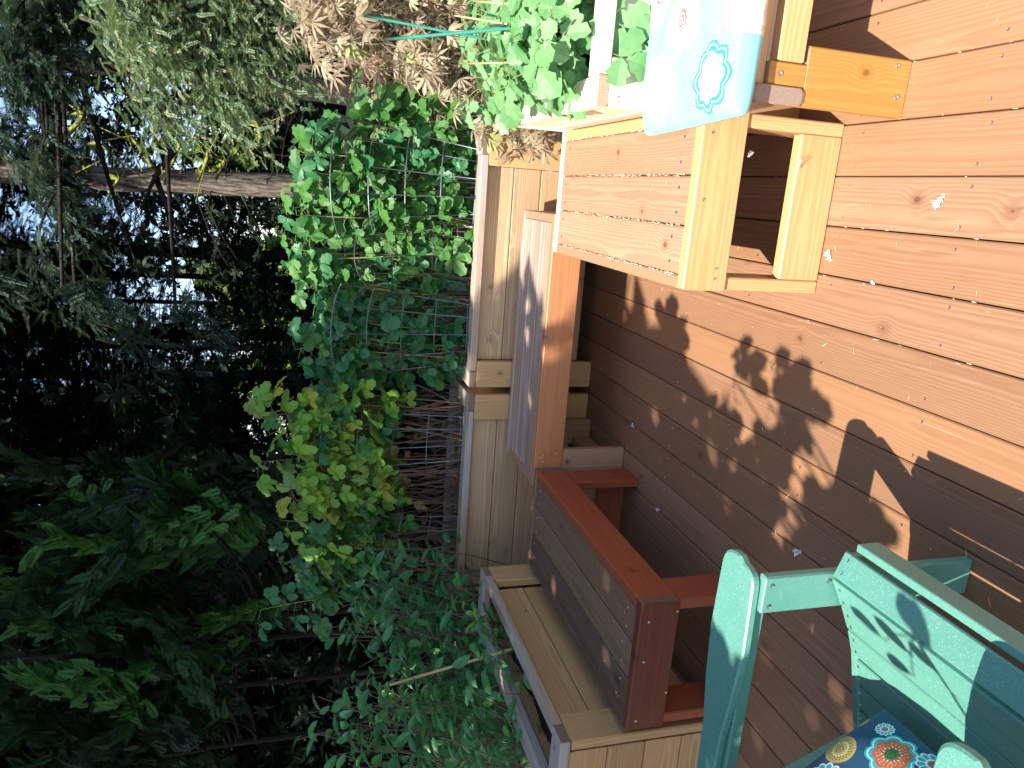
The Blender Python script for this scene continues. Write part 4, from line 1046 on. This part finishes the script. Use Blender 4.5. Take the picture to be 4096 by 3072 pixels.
# unseen canopy added high over the wood to keep it dark
mass('shade_canopy', 'unseen canopy of fir boughs added above the frame to darken the wood', 9000, (-34, 16), (9, 34), (9.5, 15), TC, 4.5, LM['fir'], 'canopy', lambda P: (P[:, 2] > 2.2+.40*P[:, 1]*.98) )
# ------------------------------------------------------------------ near conifers
P, Dv, ln = boughs(120, -.4, 6.5, 2.1, .45, .25, nsub=14, jit=.10, taper=False)
def cedar_at(label, x, y, region, yr, ncl, nsp=34, mat='cedar'):
    TN = []
    t_ = thing('cedar', label, 'tree', (x, y, -.5), 'cedars behind the blueberries'); o0 = Vector((x, y, -.5))
    mm = MB(); mm.tube([(0, 0, -.4), (.03, 0, 2), (0, .05, 5), (0, 0, 8)], [.03, .027, .02, .012], 8); P = []; Dv = []
    for i in range(ncl):
        q = at(random.uniform(*region[:2]), random.uniform(*region[2:]), y=random.uniform(*yr))-o0
        b = Vector((q.x*.1, q.y*.1, q.z-.5)); c = curve_pts(b, q, (0, 0, -.15), 7); mm.tube(c, [.014-.0018*k for k in range(7)], 4, False)
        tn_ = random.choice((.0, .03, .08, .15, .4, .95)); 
        lean = Vector((random.gauss(.1, .5), random.gauss(-.25, .4), random.uniform(.5, 1.1))).normalized()
        for k in range(nsp):
            s_ = random.random(); d = (lean+Vector((random.gauss(0, .38), random.gauss(0, .38), random.gauss(0, .25)))).normalized()
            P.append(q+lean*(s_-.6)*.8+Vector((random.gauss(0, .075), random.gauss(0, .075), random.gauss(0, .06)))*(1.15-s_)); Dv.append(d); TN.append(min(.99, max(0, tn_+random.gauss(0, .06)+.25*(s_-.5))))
    mm.obj('trunk', M['bark'], t_, True)
    n = len(P); A = rand_frames(np.array(P), np.array(Dv), rng.normal(size=(n, 3))*.7+[0, -1, .4], rng.uniform(.6, 1.15, n)*.62)
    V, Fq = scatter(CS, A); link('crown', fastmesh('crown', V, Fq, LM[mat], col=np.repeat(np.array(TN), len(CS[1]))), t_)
cedar_at('nearest cedar with bright green lacy sprays reaching toward the wood', -4.0, 6.0, (200, 1000, 1950, 2500), (5.2, 6.2), 34, 70)
cedar_at('cedar whose largest green plume stands above the blueberry tops', -4.9, 5.8, (180, 780, 2480, 3050), (5.2, 6.0), 32, 70)
cedar_at('dark cedar behind the two bright ones', -4.8, 7.6, (-50, 1200, 1850, 3100), (7.2, 8.6), 34, 60, 'cedar_d')
cedar_at('cedar at the top of the frame, pale tips against the black wood', -5.2, 7.0, (-120, 260, 2250, 3150), (6.4, 7.4), 14, 60)
def spruce_boughs(label, cat, pts, org, mat, n, tm, sc_, name='spruce'):
    t_ = thing(name, label, cat, org); mm = MB(); P = []; Dv = []
    mm.tube([(0, 0, -.5), (0, 0, 2), (0, 0, 6)], [.15, .12, .05], 8)
    for (a, b, y) in pts:
        A_ = at(*a, y=y+random.uniform(-.3, .5)); B_ = at(*b, y=y); c = curve_pts(A_-Vector(org), B_-Vector(org), (0, 0, .15), 9); mm.tube([Vector((0, 0, max(.1, min(5.8, c[0].z+.2))))]+c, [.03]+[.02-.002*k for k in range(9)], 4, False)
        for k in range(n):
            s_ = random.random()*8; k0_ = min(int(s_), 7); q = c[k0_].lerp(c[k0_+1], s_-k0_); dd = (c[-1]-c[0]).normalized()
            off = Vector((random.gauss(0, .12), random.gauss(0, .16), random.gauss(-.08, .10))); P.append(q+off)
            Dv.append((dd.x*.6+random.gauss(0, .65), dd.y*.6+random.gauss(0, .65)-.25, dd.z*.6-random.uniform(-.3, .9)))
    mm.obj('trunk', M['bark'], t_, True); link('crown', crown_mesh('crown', tm, np.array(P), np.array(Dv), sc_, mat), t_)
FS2 = fir_spray(16, .16, .03, .008)
pts = []
for i in range(15):
    px = 430+i*52; pts.append(((px-60+random.uniform(-30, 30), -250), (px+90+random.uniform(-60, 60), random.uniform(260, 450)+(180 if 480 < px < 900 else 0)), random.uniform(6.2, 7.2)))
    pts.append(((px-30, -200), (px+60+random.uniform(-60, 60), random.uniform(60, 330)), random.uniform(6.0, 6.6)))
spruce_boughs('sunlit grey-green spruce whose layered boughs droop into the picture-top edge', 'tree', pts, (3.2, 7.2, -.5), LM['spruce'], 260, FS2, .72)
pts = [((random.uniform(-60, 260), random.uniform(-200, 100)), (random.uniform(0, 330), random.uniform(180, 420)), 9.5) for _ in range(9)]
pts += [((random.uniform(150, 350), random.uniform(500, 800)), (random.uniform(150, 500), random.uniform(650, 1250)), 9.8) for _ in range(5)]
pts += [((300, 1150), (620, 1450), 9.), ((250, 1180), (560, 1350), 9.), ((700, 1200), (900, 1380), 9), ((-50, 450), (150, 700), 10), ((-60, 1000), (60, 1250), 10.)]
spruce_boughs('hemlock with hanging blue-green boughs around the sky gap', 'tree', pts, (2.9, 10.5, -.5), LM['fir2'] if 'fir2' in LM else LM['spruce'], 90, FS2, 1.5, 'hemlock')
# sunlit low plants in front of the wood, right
mass('ground_cover', 'ferny ground cover with sunlit yellow-green specks at the foot of the spruce', 2600, (-1.2, 3), (7.5, 12), (-.45, .9), TC, .9, LM['sunny'], 'ground cover', lambda P: P[:, 2] < .2+.6*np.sin(P[:, 0]*3)**2)
# ------------------------------------------------------------------ trees outside the frame that shade the left half
def leafy_tree(label, x, y, z0, z1, rx, ry, n, leaf, trunk_r=.12, sel=None, name='shade_tree', tm=None, cen=(0, 0)):
    t_ = thing(name, label, 'tree', (x, y, -.5), 'trees outside the frame shading the deck'); mm = MB()
    mm.tube([(0, 0, -.3), (.05, 0, z0*.6), (cen[0]*.5, cen[1]*.5, z1)], [trunk_r, trunk_r*.8, trunk_r*.35], 8)
    u = rng.normal(size=(n, 3)); u /= np.linalg.norm(u, axis=1, keepdims=True); u *= rng.random((n, 1))**.33
    P = np.stack([cen[0]+u[:, 0]*rx, cen[1]+u[:, 1]*ry, (z0+z1)/2+.5+u[:, 2]*(z1-z0)/2], 1)
    if sel is not None: P = P[sel(P+np.array([x, y, -.5]))]
    n = len(P)
    for q in P[rng.integers(0, n, 24)]: mm.tube(curve_pts((0, 0, z0*.7), q, (0, 0, .3), 6), [.03-.004*k for k in range(6)], 4, False)
    mm.obj('trunk', M['bark'], t_, True)
    A = rand_frames(P, rng.normal(size=(n, 3)), rng.normal(size=(n, 3))*.5+[-.2, -.4, 1], rng.uniform(.7, 1.3, n))
    V, Fq = scatter(leaf, A); link('crown', fastmesh('crown', V, Fq, LM['occ'], col=np.repeat(rng.random(n), len(leaf[1]))), t_)
def floorx(P):   # where a point's shadow falls on the deck
    return P[:, 0]+SX*P[:, 2], P[:, 1]+SY*P[:, 2]
def sel(P):
    fx, fy = floorx(P); edge = np.interp(fy, [0, 1.9, 2.5, 3.2, 4.2, 12], [-1.3, -1.08, -.84, -.5, -.22, -.1]) + .05*np.sin(fy*9)+.05*np.sin(fy*17+P[:, 2])
    return fx < edge
broad = (np.concatenate([kite(.30, .16)[0], rot(kite(.26, .14)[0], 1.2), rot(kite(.26, .14)[0], -1.3)]), np.array([(0, 3, 2, 1), (4, 7, 6, 5), (8, 11, 10, 9)]))
leafy_tree('big leafy tree left of the deck, crown above the frame', -4.6, .2, 4.7, 7.2, 3.4, 4.2, 2600, broad, .2, sel)
leafy_tree('leafy tree beyond the left deck corner, crown above the frame', -5.2, 3.6, 5.2, 8.5, 3.6, 3.6, 2300, broad, .2, sel, cen=(0, .8))
leafy_tree('unseen tall tree behind the cedars, added to shade the wood', -8.5, 5.0, 6., 11, 5.5, 6.5, 3600, broad, .25, sel, cen=(0, 2))  # out of view, added to keep the sun off the left wood

# nearest: an arching shrub beside the camera, its lobed leaves throw the soft leaf shadows on the deck and chair
sh = thing('overhanging_shrub', 'arching shrub left of the camera, its leaves shade deck and green chair', 'shrub', (-2.2, -.6, -.4)); so0 = sh.location
occ_m = [compound('leaf', LM['occ'], 3, .10, .085, .03, serr=.12) for _ in range(4)] + [single('leaf', LM['occ'], .12, .05, ns=5, serr=0, fold=.2, curl=.2) for _ in range(3)]
mm = MB(); mm.tube([(0, 0, -.2), (.1, .05, 1.3), (.3, .3, 2.6)], [.05, .04, .02], 7)
cl_ = [(-.60, 2.26, .10, 4), (-.49, 2.06, .07, 3), (-.62, 2.04, .08, 3), (-.86, 2.2, .14, 7), (-.95, 1.95, .13, 10), (-.80, 2.02, .09, 5), (-.66, 1.86, .06, 2), (-.82, 1.80, .08, 3), (-1.1, 1.75, .15, 8), (-.9, 1.56, .05, 2), (-1.02, 1.62, .07, 3), (-1.14, 1.50, .08, 5), (-.78, 2.62, .15, 7), (-1.0, 2.6, .2, 10), (-.6, 2.75, .1, 3), (-.98, 1.05, .05, 2), (-1.2, 1.22, .1, 7), (-1.25, 1.05, .1, 8), (-1.15, 1.95, .12, 9)]
for fx, fy, rr, nl in cl_:
    z0_ = random.uniform(2.3, 2.75); e = Vector((fx-SX*z0_, fy-SY*z0_, z0_))-so0
    mm.tube(curve_pts((.25, .25, 2.2), e, (0, 0, .15), 6), [.009-.001*k for k in range(6)], 4, False)
    for k in range(nl):
        z = z0_+random.uniform(-.12, .12); q = Vector((fx+random.gauss(0, rr*.6)-SX*z, fy+random.gauss(0, rr*.7)-SY*z, z))-so0
        mm.tube([e, q], .002, 3, False)
        o = link('leaf', random.choice(occ_m), sh); o.matrix_local = leafmat_m(q, (random.gauss(0, 1), random.gauss(0, 1), -.2), (-.3+random.gauss(0, .3), -.5+random.gauss(0, .3), 1), random.uniform(1.0, 1.5))
# a low twig whose five leaves fall sharp on the seat slats
tw = [(3700, 2480), (3770, 2560), (3660, 2610), (3760, 2660), (3640, 2730), (3540, 2560)]
for i, (a, b) in enumerate(tw):
    g_ = at(a, b, z=.36); z = 1.25+.03*i; q = Vector((g_.x-SX*(z-.36), g_.y-SY*(z-.36), z))-so0
    if i: mm.tube([tw0, tw0.lerp(q, .5)+Vector((0, 0, .02)), q], .0022, 4, False)
    tw0 = q if i == 0 else tw0
    o = link('leaf', occ_m[4+i % 3], sh); o.matrix_local = leafmat_m(q, (.35+random.gauss(0, .2), .9, random.gauss(0, .1)), (-.3, -.5, 1), random.uniform(.75, .95))
mm.tube([(.15, .1, 1.5), tw0.lerp(Vector((.15, .1, 1.5)), .5)+Vector((0, 0, .05)), tw0], .004, 4, False)
mm.obj('stem', M['cane'], sh, True)
